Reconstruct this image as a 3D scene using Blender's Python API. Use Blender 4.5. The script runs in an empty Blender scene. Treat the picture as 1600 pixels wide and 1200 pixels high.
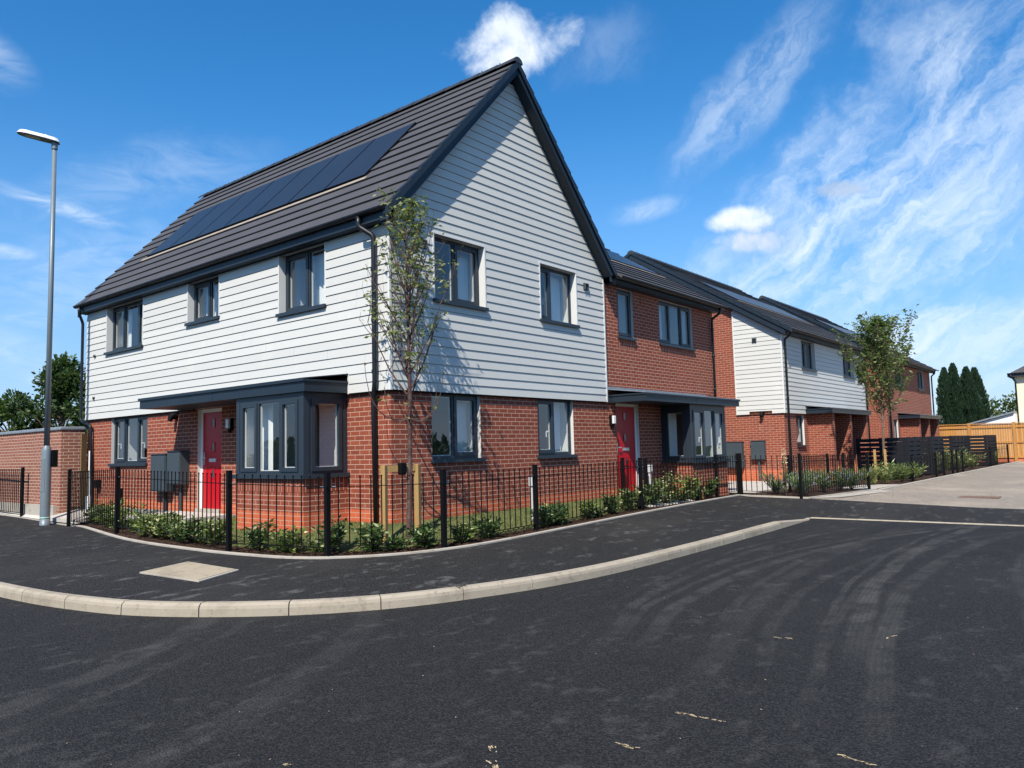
import bpy, math, random
from mathutils import Vector, Matrix, noise
random.seed(7)
S = bpy.context.scene
COL = S.collection
SRGB = lambda r, g, b: tuple(((c/255)/12.92 if c/255 <= .04045 else ((c/255+.055)/1.055)**2.4) for c in (r, g, b)) + (1,)

# ------------------------------------------------------------------ node helpers
def new_mat(name):
    m = bpy.data.materials.new(name); m.use_nodes = True
    nt = m.node_tree; nt.nodes.clear()
    out = nt.nodes.new('ShaderNodeOutputMaterial')
    return m, nt, out
class N:
    def __init__(s, nt): s.nt = nt
    def n(s, t, **k):
        nd = s.nt.nodes.new(t)
        for a, v in k.items(): setattr(nd, a, v)
        return nd
    def link(s, a, b): s.nt.links.new(a, b)
    def put(s, sock, v):
        if hasattr(v, 'is_linked') or isinstance(v, bpy.types.NodeSocket): s.link(v, sock)
        else: sock.default_value = v
    def math(s, op, a, b=None, c=None, clamp=False):
        nd = s.n('ShaderNodeMath', operation=op); nd.use_clamp = clamp
        s.put(nd.inputs[0], a)
        if b is not None: s.put(nd.inputs[1], b)
        if c is not None: s.put(nd.inputs[2], c)
        return nd.outputs[0]
    def noise(s, vec, scale, detail=4, rough=.55, dist=0, dim='3D'):
        nd = s.n('ShaderNodeTexNoise', noise_dimensions=dim)
        if vec is not None: s.link(vec, nd.inputs['Vector'])
        nd.inputs['Scale'].default_value = scale; nd.inputs['Detail'].default_value = detail
        nd.inputs['Roughness'].default_value = rough; nd.inputs['Distortion'].default_value = dist
        return nd.outputs['Fac']
    def ramp(s, fac, pts):
        nd = s.n('ShaderNodeValToRGB'); s.link(fac, nd.inputs[0])
        cr = nd.color_ramp
        while len(cr.elements) > 1: cr.elements.remove(cr.elements[-1])
        cr.elements[0].position = pts[0][0]; cr.elements[0].color = pts[0][1]
        for p, c in pts[1:]:
            e = cr.elements.new(p); e.color = c
        return nd.outputs[0]
    def step(s, fac, a, b):
        nd = s.n('ShaderNodeMapRange'); nd.interpolation_type = 'SMOOTHSTEP'
        s.put(nd.inputs[0], fac); nd.inputs[1].default_value = a; nd.inputs[2].default_value = b
        return nd.outputs[0]
    def mix(s, f, a, b, mode='MIX'):
        nd = s.n('ShaderNodeMix', data_type='RGBA', blend_type=mode)
        s.put(nd.inputs[0], f); s.put(nd.inputs[6], a); s.put(nd.inputs[7], b)
        return nd.outputs[2]
    def mapping(s, vec, scale=(1, 1, 1), rot=(0, 0, 0), loc=(0, 0, 0)):
        nd = s.n('ShaderNodeMapping'); s.link(vec, nd.inputs[0])
        nd.inputs['Scale'].default_value = scale; nd.inputs['Rotation'].default_value = rot; nd.inputs['Location'].default_value = loc
        return nd.outputs[0]
    def bsdf(s, out, col, rough=.6, bump=None, bstr=.3, bdist=.01, metal=0, spec=.5):
        b = s.n('ShaderNodeBsdfPrincipled'); s.put(b.inputs['Base Color'], col); s.put(b.inputs['Roughness'], rough)
        b.inputs['Metallic'].default_value = metal; b.inputs['Specular IOR Level'].default_value = spec
        if bump is not None:
            bp = s.n('ShaderNodeBump'); bp.inputs['Strength'].default_value = bstr; bp.inputs['Distance'].default_value = bdist
            s.link(bump, bp.inputs['Height']); s.link(bp.outputs[0], b.inputs['Normal'])
        s.link(b.outputs[0], out.inputs[0]); return b
def C(v, f=1): return (v[0]*f, v[1]*f, v[2]*f, 1)

def simple(name, col, rough=.5, metal=0, var=.12, sc=3, spec=.5, bump=.0):
    m, nt, out = new_mat(name); k = N(nt)
    tc = k.n('ShaderNodeTexCoord')
    g = k.n('ShaderNodeNewGeometry')
    f = k.noise(g.outputs['Position'], sc, 5)
    c = k.mix(f, C(col, 1-var), C(col, 1+var))
    r = k.math('ADD', k.math('MULTIPLY', k.noise(g.outputs['Position'], sc*4, 3), .18), rough-.09)
    k.bsdf(out, c, r, bump=(k.noise(g.outputs['Position'], 90, 3) if bump else None), bstr=bump, bdist=.004, metal=metal, spec=spec)
    return m

def brick_mat(name, c1, c2, c3, mortar, plinth=True, zp=.27):
    m, nt, out = new_mat(name); k = N(nt)
    uv = k.n('ShaderNodeUVMap'); uv.uv_map = 'UVMap'
    b = k.n('ShaderNodeTexBrick'); b.offset = .5
    k.link(uv.outputs[0], b.inputs['Vector'])
    b.inputs['Scale'].default_value = 1; b.inputs['Brick Width'].default_value = .225; b.inputs['Row Height'].default_value = .075
    b.inputs['Mortar Size'].default_value = .0058; b.inputs['Mortar Smooth'].default_value = .25; b.inputs['Bias'].default_value = -.15
    b.inputs['Color1'].default_value = (0, 0, 0, 1); b.inputs['Color2'].default_value = (1, 1, 1, 1); b.inputs['Mortar'].default_value = (.5, .5, .5, 1)
    g = k.n('ShaderNodeNewGeometry')
    rnd = k.n('ShaderNodeSeparateColor'); k.link(b.outputs['Color'], rnd.inputs[0])
    col = k.ramp(rnd.outputs[0], [(0, c1), (.45, c2), (.8, c1), (1, c3)])
    big = k.noise(g.outputs['Position'], .9, 4)
    fine = k.noise(g.outputs['Position'], 42, 4, .7)
    col = k.mix(k.math('MULTIPLY', fine, .5), col, C(c3, .5))
    col = k.mix(k.math('MULTIPLY', big, .3), col, C(c2, .8))
    if plinth:
        sx = k.n('ShaderNodeSeparateXYZ'); k.link(g.outputs['Position'], sx.inputs[0])
        pl = k.math('SUBTRACT', 1, k.step(sx.outputs[2], zp-.01, zp+.01))
        col = k.mix(k.math('MULTIPLY', pl, .8), col, (.56, .125, .05, 1))
    mo = k.mix(k.noise(g.outputs['Position'], 6, 4), C(mortar, .8), C(mortar, 1.15))
    col = k.mix(b.outputs['Fac'], col, mo)
    # faint salts and dirt on the face
    st = k.step(k.noise(g.outputs['Position'], 2.3, 6, .7), .58, .78)
    col = k.mix(k.math('MULTIPLY', st, .22), col, (.55, .45, .38, 1))
    h = k.math('SUBTRACT', k.math('MULTIPLY', fine, .35), b.outputs['Fac'])
    plaster = k.n('ShaderNodeBsdfDiffuse'); plaster.inputs[0].default_value = (.62, .6, .56, 1)
    bs = k.bsdf(out, col, .88, bump=h, bstr=.55, bdist=.006, spec=.25)
    mx = k.n('ShaderNodeMixShader'); k.link(g.outputs['Backfacing'], mx.inputs[0]); k.link(bs.outputs[0], mx.inputs[1]); k.link(plaster.outputs[0], mx.inputs[2])
    k.link(mx.outputs[0], out.inputs[0])
    return m

def clad_mat(name, base=(.560, .552, .508)):
    m, nt, out = new_mat(name); k = N(nt)
    uv = k.n('ShaderNodeUVMap'); uv.uv_map = 'UVMap'; g = k.n('ShaderNodeNewGeometry')
    u = k.mapping(uv.outputs[0], (2.5, 60, 1)); grain = k.noise(u, 1.6, 5, .6, 1.2)
    isl = g.outputs['Random Per Island']
    c = k.mix(isl, C(base, .955), C(base, 1.03))
    c = k.mix(k.math('MULTIPLY', k.step(k.noise(g.outputs['Position'], 1.4, 5, .65), .52, .8), .4), c, (.70, .66, .57, 1))
    c = k.mix(k.math('MULTIPLY', k.noise(g.outputs['Position'], 7, 5), .10), c, (.5, .5, .48, 1))
    # butt joints between board lengths
    sp = k.n('ShaderNodeSeparateXYZ'); k.link(uv.outputs[0], sp.inputs[0])
    fr = k.math('FRACT', k.math('ADD', k.math('MULTIPLY', sp.outputs[0], 1/3.6), k.math('MULTIPLY', isl, 7.3)))
    j = k.math('LESS_THAN', fr, .0011)
    c = k.mix(k.math('MULTIPLY', j, .6), c, (.12, .12, .12, 1))
    k.bsdf(out, c, .62, bump=grain, bstr=.35, bdist=.0025, spec=.35)
    return m

def tile_mat(name, base, light):
    m, nt, out = new_mat(name); k = N(nt)
    uv = k.n('ShaderNodeUVMap'); uv.uv_map = 'UVMap'; g = k.n('ShaderNodeNewGeometry')
    b = k.n('ShaderNodeTexBrick'); b.offset = .5; k.link(uv.outputs[0], b.inputs[0])
    b.inputs['Scale'].default_value = 1; b.inputs['Brick Width'].default_value = .33; b.inputs['Row Height'].default_value = .35
    b.inputs['Mortar Size'].default_value = .0035; b.inputs['Mortar Smooth'].default_value = .1
    b.inputs['Color1'].default_value = (0, 0, 0, 1); b.inputs['Color2'].default_value = (1, 1, 1, 1); b.inputs['Mortar'].default_value = (.4, .4, .4, 1)
    s = k.n('ShaderNodeSeparateColor'); k.link(b.outputs['Color'], s.inputs[0])
    c = k.mix(s.outputs[0], C(base, .86), C(base, 1.14))
    c = k.mix(k.math('MULTIPLY', k.noise(g.outputs['Position'], 26, 5, .7), .5), c, light)
    c = k.mix(k.math('MULTIPLY', k.noise(g.outputs['Position'], .8, 4), .35), c, C(base, .8))
    c = k.mix(k.math('MULTIPLY', b.outputs['Fac'], .45), c, (.02, .02, .02, 1))
    st = k.step(k.noise(k.mapping(g.outputs['Position'], (3, .6, 3)), 1.5, 5, .7), .66, .8)
    c = k.mix(k.math('MULTIPLY', st, .14), c, (.35, .33, .3, 1))
    k.bsdf(out, c, .72, bump=k.noise(g.outputs['Position'], 120, 3), bstr=.25, bdist=.003, spec=.4)
    return m

def asphalt_mat(name, base, tracks=False, dusty=.3):
    base = tuple(base)
    m, nt, out = new_mat(name); k = N(nt)
    g = k.n('ShaderNodeNewGeometry'); P = g.outputs['Position']
    n1 = k.noise(P, 150, 4, .75); n2 = k.noise(P, 45, 4, .6)
    vo = k.n('ShaderNodeTexVoronoi'); k.link(P, vo.inputs[0]); vo.inputs['Scale'].default_value = 98
    sc = k.n('ShaderNodeSeparateColor'); k.link(vo.outputs['Color'], sc.inputs[0])
    c = k.mix(k.math('POWER', sc.outputs[0], 1.8), C(base, .45), C(base, 1.95))
    c = k.mix(k.math('MULTIPLY', k.step(n1, .56, .7), .5), c, C(base, 3.6))
    big = k.noise(k.mapping(P, (.55, .8, 1), (0, 0, .5)), .55, 6, .62)
    c = k.mix(k.math('MULTIPLY', k.step(big, .46, .72), dusty), c, (base[0]*2.6, base[1]*2.5, base[2]*2.2, 1))
    c = k.mix(k.math('MULTIPLY', k.step(k.noise(P, 1.7, 5, .6), .5, .3), .25), c, C(base, .6))
    sm = k.noise(k.mapping(P, (2.2, 5, 1), (0, 0, -.7)), 1.1, 4, .5)
    patch = k.math('MULTIPLY', k.step(sm, .54, .68), k.step(k.noise(P, 9, 3), .4, .62))
    c = k.mix(k.math('MULTIPLY', patch, .14 if tracks else .42), c, (.17, .165, .15, 1))
    if tracks:
        sx = k.n('ShaderNodeSeparateXYZ'); k.link(P, sx.inputs[0]); X, Y = sx.outputs[0], sx.outputs[1]
        tot = None
        wob = k.math('MULTIPLY', k.math('SUBTRACT', k.noise(P, .5, 2), .5), .25)
        for cx, cy, r, w, a, x0, x1 in [(3.25, -20.57, 16.4, .07, .5, -3.5, 9), (3.25, -20.57, 16.62, .05, .3, -2, 9), (3.25, -20.57, 15.5, .06, .4, -4, 9), (1.98, -18.66, 13.84, .09, .75, -3, 10), (1.98, -18.66, 14.1, .05, .5, -3, 10), (1.98, -18.66, 12.9, .06, .4, -3, 10), (4.9, -33.8, 27.67, .10, .95, -2.5, 12), (4.9, -33.8, 27.92, .04, .6, -2.5, 12),
                                        (4.9, -33.8, 28.6, .12, .35, -4, 9), (3.09, -29.3, 22.7, .10, .6, -4, 8), (3.09, -29.3, 23.1, .05, .45, -4, 8), (6, -40, 32.6, .12, .4, -5, 8), (-9, 4, 7.6, .13, .5, -20, -1), (-9, 4, 8.0, .06, .3, -20, -1), (-9, 4, 9.2, .14, .35, -20, -1)]:
            dx = k.math('SUBTRACT', X, cx); dy = k.math('SUBTRACT', Y, cy)
            d = k.math('SQRT', k.math('ADD', k.math('MULTIPLY', dx, dx), k.math('MULTIPLY', dy, dy)))
            e = k.math('ABSOLUTE', k.math('ADD', k.math('SUBTRACT', d, r), wob))
            band = k.math('SUBTRACT', 1, k.step(e, w*.55, w*1.25))
            fade = k.math('MULTIPLY', k.step(X, x0, x0+2.5), k.math('SUBTRACT', 1, k.step(X, x1-3, x1)))
            rib = k.math('ADD', .72, k.math('MULTIPLY', .16, k.math('SINE', k.math('ADD', k.math('MULTIPLY', d, 150), k.math('MULTIPLY', n2, 6)))))
            v = k.math('MULTIPLY', k.math('MULTIPLY', band, fade), k.math('MULTIPLY', rib, a))
            tot = v if tot is None else k.math('MAXIMUM', tot, v)
        tot = k.math('MULTIPLY', tot, k.step(k.noise(P, 2.2, 5, .7), .3, .62))
        c = k.mix(k.math('MULTIPLY', tot, .42), c, (.15, .142, .125, 1))
        fl = k.math('MULTIPLY', k.step(k.noise(P, 75, 2, .5), .735, .76), k.step(k.noise(P, .9, 4), .5, .62))
        c = k.mix(k.math('MULTIPLY', fl, .3), c, (.42, .36, .28, 1))
    h = k.math('ADD', k.math('MULTIPLY', vo.outputs['Distance'], -.8), k.math('MULTIPLY', n2, .6))
    k.bsdf(out, c, .82, bump=h, bstr=1.0, bdist=.010, spec=.2)
    return m

def concrete_mat(name, c1, c2, rough=.85, stain=(.25, .2, .15, 1), rust=False):
    m, nt, out = new_mat(name); k = N(nt)
    g = k.n('ShaderNodeNewGeometry'); P = g.outputs['Position']
    c = k.mix(k.noise(P, 3.1, 6, .7), c1, c2)
    c = k.mix(k.math('MULTIPLY', k.noise(P, 60, 4, .7), .3), c, C(c2, .6))
    c = k.mix(k.math('MULTIPLY', k.step(k.noise(P, 1.9, 7, .78), .47, .68), .62), c, stain)
    c = k.mix(k.math('MULTIPLY', k.step(k.noise(P, 11, 5, .75), .55, .70), .6), c, C(stain, .55))
    c = k.mix(k.math('MULTIPLY', k.math('SUBTRACT', 1, k.step(g.outputs['Random Per Island'], 0, 1)), .16), c, C(c1, .6))
    k.bsdf(out, c, rough, bump=k.noise(P, 70, 5, .7), bstr=.5, bdist=.004, spec=.3)
    return m

def leaf_mat(name, a, b, c3=None, trans=.35, rough=.5):
    m, nt, out = new_mat(name); k = N(nt); g = k.n('ShaderNodeNewGeometry')
    pts = [(0, a), (.55, b)] + ([(.78, b), (.86, c3), (1, c3)] if c3 else [(1, b)])
    c = k.ramp(g.outputs['Random Per Island'], pts)
    c = k.mix(k.math('MULTIPLY', k.noise(g.outputs['Position'], 1.1, 3), .35), c, C(a, .7))
    bs = k.n('ShaderNodeBsdfPrincipled'); k.link(c, bs.inputs['Base Color']); bs.inputs['Roughness'].default_value = rough; bs.inputs['Specular IOR Level'].default_value = .35
    t = k.n('ShaderNodeBsdfTranslucent'); k.link(k.mix(.5, c, (.16, .3, .03, 1)), t.inputs[0])
    mx = k.n('ShaderNodeMixShader'); mx.inputs[0].default_value = trans
    k.link(bs.outputs[0], mx.inputs[1]); k.link(t.outputs[0], mx.inputs[2]); k.link(mx.outputs[0], out.inputs[0])
    return m

def glass_mat(name, tint=(.90, .92, .91, 1), refl=.11):
    m, nt, out = new_mat(name); k = N(nt)
    g = k.n('ShaderNodeNewGeometry')
    t = k.n('ShaderNodeBsdfTransparent'); t.inputs[0].default_value = tint
    gl = k.n('ShaderNodeBsdfGlossy'); gl.inputs[0].default_value = (.95, .97, 1, 1); gl.inputs['Roughness'].default_value = 0.004
    bp = k.n('ShaderNodeBump'); bp.inputs['Strength'].default_value = .08; bp.inputs['Distance'].default_value = .02
    k.link(k.noise(g.outputs['Position'], 1.6, 2), bp.inputs['Height']); k.link(bp.outputs[0], gl.inputs['Normal'])
    dp = k.n('ShaderNodeVectorMath', operation='DOT_PRODUCT'); k.link(g.outputs['Incoming'], dp.inputs[0]); k.link(g.outputs['Normal'], dp.inputs[1])
    cs = k.math('SUBTRACT', 1, k.math('ABSOLUTE', dp.outputs['Value']), clamp=True)
    f = k.math('ADD', k.math('MULTIPLY', k.math('POWER', cs, 4.5), .88), refl, clamp=True)
    mx = k.n('ShaderNodeMixShader'); k.link(f, mx.inputs[0]); k.link(t.outputs[0], mx.inputs[1]); k.link(gl.outputs[0], mx.inputs[2])
    k.link(mx.outputs[0], out.inputs[0]); return m

def solar_mat():
    m, nt, out = new_mat('solar_glass'); k = N(nt)
    uv = k.n('ShaderNodeUVMap'); uv.uv_map = 'UVMap'; g = k.n('ShaderNodeNewGeometry')
    c = k.mix(k.noise(g.outputs['Position'], 1.2, 3), (.018, .021, .026, 1), (.024, .028, .034, 1))
    b = k.bsdf(out, c, .30, spec=.16); return m

def wood_mat(name, a, b, scale=(9, 9, 1.2)):
    m, nt, out = new_mat(name); k = N(nt); g = k.n('ShaderNodeNewGeometry')
    f = k.noise(k.mapping(g.outputs['Position'], scale), 2, 5, .6, .8)
    c = k.mix(f, a, b); c = k.mix(k.math('MULTIPLY', g.outputs['Random Per Island'], .35), c, C(a, .8))
    k.bsdf(out, c, .8, bump=f, bstr=.3, bdist=.004, spec=.25); return m

def ground_mat(name, stops, scale=3, bump=.6, rough=.95, detail=7):
    m, nt, out = new_mat(name); k = N(nt); g = k.n('ShaderNodeNewGeometry'); P = g.outputs['Position']
    f = k.math('ADD', k.math('MULTIPLY', k.noise(P, scale, detail, .75), .6), k.math('MULTIPLY', k.noise(P, scale*14, 4, .7), .4))
    c = k.ramp(f, stops); k.bsdf(out, c, rough, bump=k.noise(P, scale*12, 5, .7), bstr=bump, bdist=.02, spec=.2); return m

M = {}
M['brick'] = brick_mat('red_brick', (.305, .072, .037, 1), (.215, .048, .028, 1), (.40, .118, .064, 1), (.52, .345, .25, 1))
M['brick_wall'] = brick_mat('brown_brick', (.32, .120, .075, 1), (.24, .085, .055, 1), (.42, .20, .13, 1), (.60, .48, .38, 1), plinth=False)
M['clad'] = clad_mat('white_cladding')
M['trimw'] = simple('white_trim', (.66, .66, .63), .5, var=.05)
M['cream'] = simple('cream_render', (.78, .70, .50), .8, var=.05, bump=.2)
M['frame'] = simple('grey_frame', (.022, .032, .043), .42, var=.1, spec=.4)
M['fascia'] = simple('slate_fascia', (.015, .024, .035), .45, var=.16, spec=.35)
M['black'] = simple('black_metal', (.0045, .0045, .005), .6, var=.2, spec=.12)
M['pipe'] = simple('black_pipe', (.010, .012, .016), .4, var=.2, spec=.35)
M['lead'] = simple('lead_flashing', (.20, .225, .25), .45, var=.4, sc=8)
M['red'] = simple('red_door', (.46, .002, .010), .35, var=.05, spec=.3)
M['white'] = simple('white_plastic', (.78, .78, .76), .4, var=.04)
M['box'] = simple('grey_meter_box', (.040, .055, .065), .6, var=.1)
M['galv'] = simple('grey_galvanised', (.16, .195, .215), .45, metal=.15, var=.10, sc=2)
M['steel'] = simple('bright_steel', (.55, .55, .55), .3, metal=.8)
M['lens'] = simple('lamp_lens', (.62, .55, .45), .25)
M['mint'] = simple('mint_band', (.25, .45, .36), .5)
M['tile'] = tile_mat('dark_roof_tile', (.054, .052, .055), (.11, .106, .108, 1))
M['ridge'] = simple('dark_ridge_tile', (.030, .036, .044), .6, var=.2, sc=9)
M['alu'] = simple('flashing_tan', (.30, .245, .185), .7, var=.25, sc=6)
M['solar'] = solar_mat()
M['glass'] = glass_mat('window_glass')
M['room'] = simple('room_plaster', (.50, .485, .44), .9, var=.03)
M['carpet'] = simple('room_floor', (.22, .19, .16), .9, var=.1)
M['road'] = asphalt_mat('road_asphalt', (.0200, .0196, .0192), True, .22)
M['pave'] = asphalt_mat('pavement_asphalt', (.0240, .0226, .0215), False, .35)
M['greyroad'] = asphalt_mat('grey_asphalt', (.275, .232, .185), False, .3)
M['kerb'] = concrete_mat('kerb_concrete', (.46, .39, .29, 1), (.33, .285, .22, 1), stain=(.21, .17, .12, 1))
M['edge'] = concrete_mat('edging_concrete', (.52, .47, .40, 1), (.38, .34, .28, 1))
M['slab'] = concrete_mat('pale_paving', (.62, .57, .50, 1), (.5, .46, .40, 1))
M['manhole'] = concrete_mat('cover_concrete', (.44, .36, .24, 1), (.36, .30, .22, 1), stain=(.2, .17, .12, 1))
M['soil'] = ground_mat('bark_mulch', [(.3, (.012, .008, .006, 1)), (.5, (.05, .028, .018, 1)), (.62, (.11, .06, .035, 1)), (.8, (.20, .13, .08, 1))], 9, .9)
M['lawn'] = ground_mat('lawn_soil', [(.3, (.04, .055, .016, 1)), (.5, (.10, .11, .035, 1)), (.7, (.19, .17, .075, 1))], 2.5, .6)
M['earth'] = ground_mat('field_grass', [(.3, (.03, .05, .014, 1)), (.55, (.07, .085, .03, 1)), (.8, (.14, .12, .06, 1))], .4, .5)
M['gravel'] = ground_mat('slate_gravel', [(.3, (.05, .05, .06, 1)), (.5, (.16, .16, .18, 1)), (.7, (.34, .33, .33, 1))], 14, .9)
M['bark'] = ground_mat('cherry_bark', [(.3, (.04, .022, .019, 1)), (.5, (.09, .048, .040, 1)), (.66, (.22, .17, .14, 1)), (.8, (.42, .36, .3, 1))], 9, .6, .6)
M['bark2'] = ground_mat('pale_bark', [(.3, (.08, .05, .035, 1)), (.6, (.2, .14, .1, 1)), (.8, (.3, .24, .18, 1))], 9, .5, .8)
M['stake'] = wood_mat('stake_timber', (.30, .18, .06, 1), (.42, .27, .11, 1))
M['fencew'] = wood_mat('orange_fence_timber', (.36, .15, .035, 1), (.58, .30, .085, 1), (6, 6, .8))
M['screen'] = wood_mat('black_stained_timber', (.006, .007, .010, 1), (.014, .016, .021, 1))
M['leaf_tree'] = leaf_mat('young_leaf', (.14, .18, .055, 1), (.27, .30, .10, 1), (.38, .36, .16, 1), .4)
M['leaf_tree2'] = leaf_mat('young_leaf_dense', (.07, .115, .034, 1), (.14, .19, .055, 1), (.26, .28, .10, 1), .35)
M['leaf_varieg'] = leaf_mat('variegated_leaf', (.06, .10, .028, 1), (.20, .26, .06, 1), (.62, .60, .30, 1), .25, .35)
M['leaf_low'] = leaf_mat('spreading_leaf', (.05, .09, .028, 1), (.13, .18, .05, 1), (.30, .30, .14, 1), .3, .5)
M['leaf_glossy'] = leaf_mat('glossy_leaf', (.03, .065, .02, 1), (.09, .15, .04, 1), (.38, .42, .18, 1), .25, .4)
M['leaf_bg'] = leaf_mat('broad_leaf', (.020, .045, .014, 1), (.05, .085, .022, 1), (.10, .14, .035, 1), .25)
M['leaf_cyp'] = leaf_mat('cypress_leaf', (.010, .028, .014, 1), (.022, .050, .022, 1), (.036, .072, .026, 1), .1, .7)
M['leaf_hedge'] = leaf_mat('hedge_leaf', (.04, .075, .018, 1), (.10, .13, .035, 1), (.17, .18, .05, 1), .2)
M['grass'] = leaf_mat('grass_blade', (.07, .105, .028, 1), (.15, .19, .055, 1), (.28, .26, .11, 1), .35)
M['lav'] = leaf_mat('lavender_leaf', (.09, .14, .045, 1), (.20, .26, .08, 1), (.36, .32, .50, 1), .3)
M['flower'] = simple('cream_petal', (.75, .68, .42), .6)
M['chip'] = simple('wood_chip', (.50, .38, .22), .8, var=.4, sc=8)
M['tar'] = simple('tar_splash', (.008, .008, .008), .3)
M['rust'] = simple('rust_stain', (.17, .10, .07), .9, var=.3, sc=20)

# ------------------------------------------------------------------ mesh builder
class MB:
    def __init__(s): s.v = []; s.f = []; s.uv = []; s.mi = []; s.m = 0
    def face(s, pts, uv=None):
        i = len(s.v); s.v += [tuple(p) for p in pts]; s.f.append(tuple(range(i, i+len(pts)))); s.uv.append(uv); s.mi.append(s.m)
    def box(s, x0, x1, y0, y1, z0, z1):
        if x0 > x1: x0, x1 = x1, x0
        if y0 > y1: y0, y1 = y1, y0
        if z0 > z1: z0, z1 = z1, z0
        s.hexa([(x0, y0, z0), (x1, y0, z0), (x1, y1, z0), (x0, y1, z0)], [(x0, y0, z1), (x1, y0, z1), (x1, y1, z1), (x0, y1, z1)])
    def hexa(s, b, t):
        i = len(s.v); s.v += [tuple(p) for p in b]+[tuple(p) for p in t]
        n = len(b)
        s.f.append(tuple(i+j for j in reversed(range(n)))); s.f.append(tuple(i+n+j for j in range(n)))
        for j in range(n):
            q = (j+1) % n; s.f.append((i+j, i+q, i+n+q, i+n+j))
        s.uv += [None]*(n+2); s.mi += [s.m]*(n+2)
    def beam(s, p, q, w, h, up=(0, 0, 1)):
        p, q = Vector(p), Vector(q); d = (q-p).normalized(); r = d.cross(Vector(up))
        r = r.normalized() if r.length > 1e-6 else Vector((1, 0, 0)); u = r.cross(d)
        o = [(-w/2, -h/2), (w/2, -h/2), (w/2, h/2), (-w/2, h/2)]
        s.hexa([p+r*a+u*b for a, b in o], [q+r*a+u*b for a, b in o])
    def tube(s, pts, rad, n=8, cap=True):
        pts = [Vector(p) for p in pts]; rad = rad if isinstance(rad, (list, tuple)) else [rad]*len(pts)
        i0 = len(s.v); prev = None
        for j, p in enumerate(pts):
            d = (pts[min(j+1, len(pts)-1)]-pts[max(j-1, 0)]).normalized()
            a = prev if prev is not None else Vector((1, 0, 0)) if abs(d.x) < .9 else Vector((0, 1, 0))
            r = (a-d*a.dot(d)).normalized(); u = d.cross(r); prev = r
            for k in range(n):
                t = 2*math.pi*k/n; s.v.append(tuple(p+r*math.cos(t)*rad[j]+u*math.sin(t)*rad[j]))
        for j in range(len(pts)-1):
            for k in range(n):
                k2 = (k+1) % n; s.f.append((i0+j*n+k, i0+j*n+k2, i0+(j+1)*n+k2, i0+(j+1)*n+k)); s.uv.append(None); s.mi.append(s.m)
        if cap:
            s.f.append(tuple(i0+k for k in reversed(range(n)))); s.f.append(tuple(i0+(len(pts)-1)*n+k for k in range(n))); s.uv += [None]*2; s.mi += [s.m]*2
    def leaf(s, p, d, w, l, nrm=None):
        d = Vector(d).normalized(); r = d.cross(Vector(nrm) if nrm else Vector((random.uniform(-1, 1), random.uniform(-1, 1), random.uniform(-1, 1))))
        if r.length < 1e-4: r = Vector((1, 0, 0))
        r.normalize(); p = Vector(p)
        m = p+d*l*.45
        s.face([p, m-r*w*.5, p+d*l, m+r*w*.5])
    def build_each(s, name, mats, parent, **kw):
        par = list(range(len(s.v)))
        def fd(a):
            while par[a] != a: par[a] = par[par[a]]; a = par[a]
            return a
        for f in s.f:
            for b in f[1:]: par[fd(b)] = fd(f[0])
        gr = {}
        for i, f in enumerate(s.f): gr.setdefault(fd(f[0]), []).append(i)
        for ids in gr.values():
            m = MB(); mp = {}
            for i in ids:
                ff = []
                for v in s.f[i]:
                    if v not in mp: mp[v] = len(m.v); m.v.append(s.v[v])
                    ff.append(mp[v])
                m.f.append(tuple(ff)); m.uv.append(s.uv[i]); m.mi.append(s.mi[i])
            m.build(name, mats, parent, **kw)
    def build(s, name, mats, parent=None, smooth=False, bevel=0):
        base = Vector(parent.get('_w', (0, 0, 0))) if parent is not None else Vector((0, 0, 0))
        me = bpy.data.meshes.new(name)
        me.from_pydata([tuple(Vector(v)-base) for v in s.v], [], s.f)
        if not isinstance(mats, (list, tuple)): mats = [mats]
        for m in mats: me.materials.append(m)
        uvl = me.uv_layers.new(name='UVMap')
        data = [0.0]*(2*len(me.loops))
        for p in me.polygons:
            u = s.uv[p.index]
            nx, ny, nz = (abs(c) for c in p.normal)
            for j, li in enumerate(p.loop_indices):
                if u: a, b = u[j]
                else:
                    co = s.v[me.loops[li].vertex_index]
                    if nx >= ny and nx >= nz: a, b = co[1]+.1125, co[2]
                    elif ny >= nz: a, b = co[0], co[2]
                    else: a, b = co[0], co[1]
                data[2*li] = a; data[2*li+1] = b
        uvl.data.foreach_set('uv', data)
        me.polygons.foreach_set('material_index', s.mi)
        if smooth: me.polygons.foreach_set('use_smooth', [True]*len(me.polygons))
        me.update()
        o = bpy.data.objects.new(name, me); COL.objects.link(o)
        if parent is not None:
            o.parent = parent; o['_w'] = tuple(base)
        if bevel:
            b = o.modifiers.new('bevel', 'BEVEL'); b.width = bevel; b.segments = 2; b.limit_method = 'ANGLE'
        return o

def tag(o, label=None, cat=None, group=None, kind=None):
    if label: o['label'] = label
    if cat: o['category'] = cat
    if group: o['group'] = group
    if kind: o['kind'] = kind
    return o
def thing(name, loc, label, cat, group=None):
    o = bpy.data.objects.new(name, None); COL.objects.link(o); o.location = loc; o['_w'] = tuple(loc)
    o.empty_display_size = .2
    return tag(o, label, cat, group)
def copy_tree(o, parent=None, matmap=None):
    c = o.copy(); COL.objects.link(c); c.parent = parent
    for ch in list(o.children): copy_tree(ch, c)
    return c
def interp(pts, x):
    for a, b in zip(pts, pts[1:]):
        if x <= b[0]: return a[1]+(b[1]-a[1])*(x-a[0])/(b[0]-a[0])
    return pts[-1][1]

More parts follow.
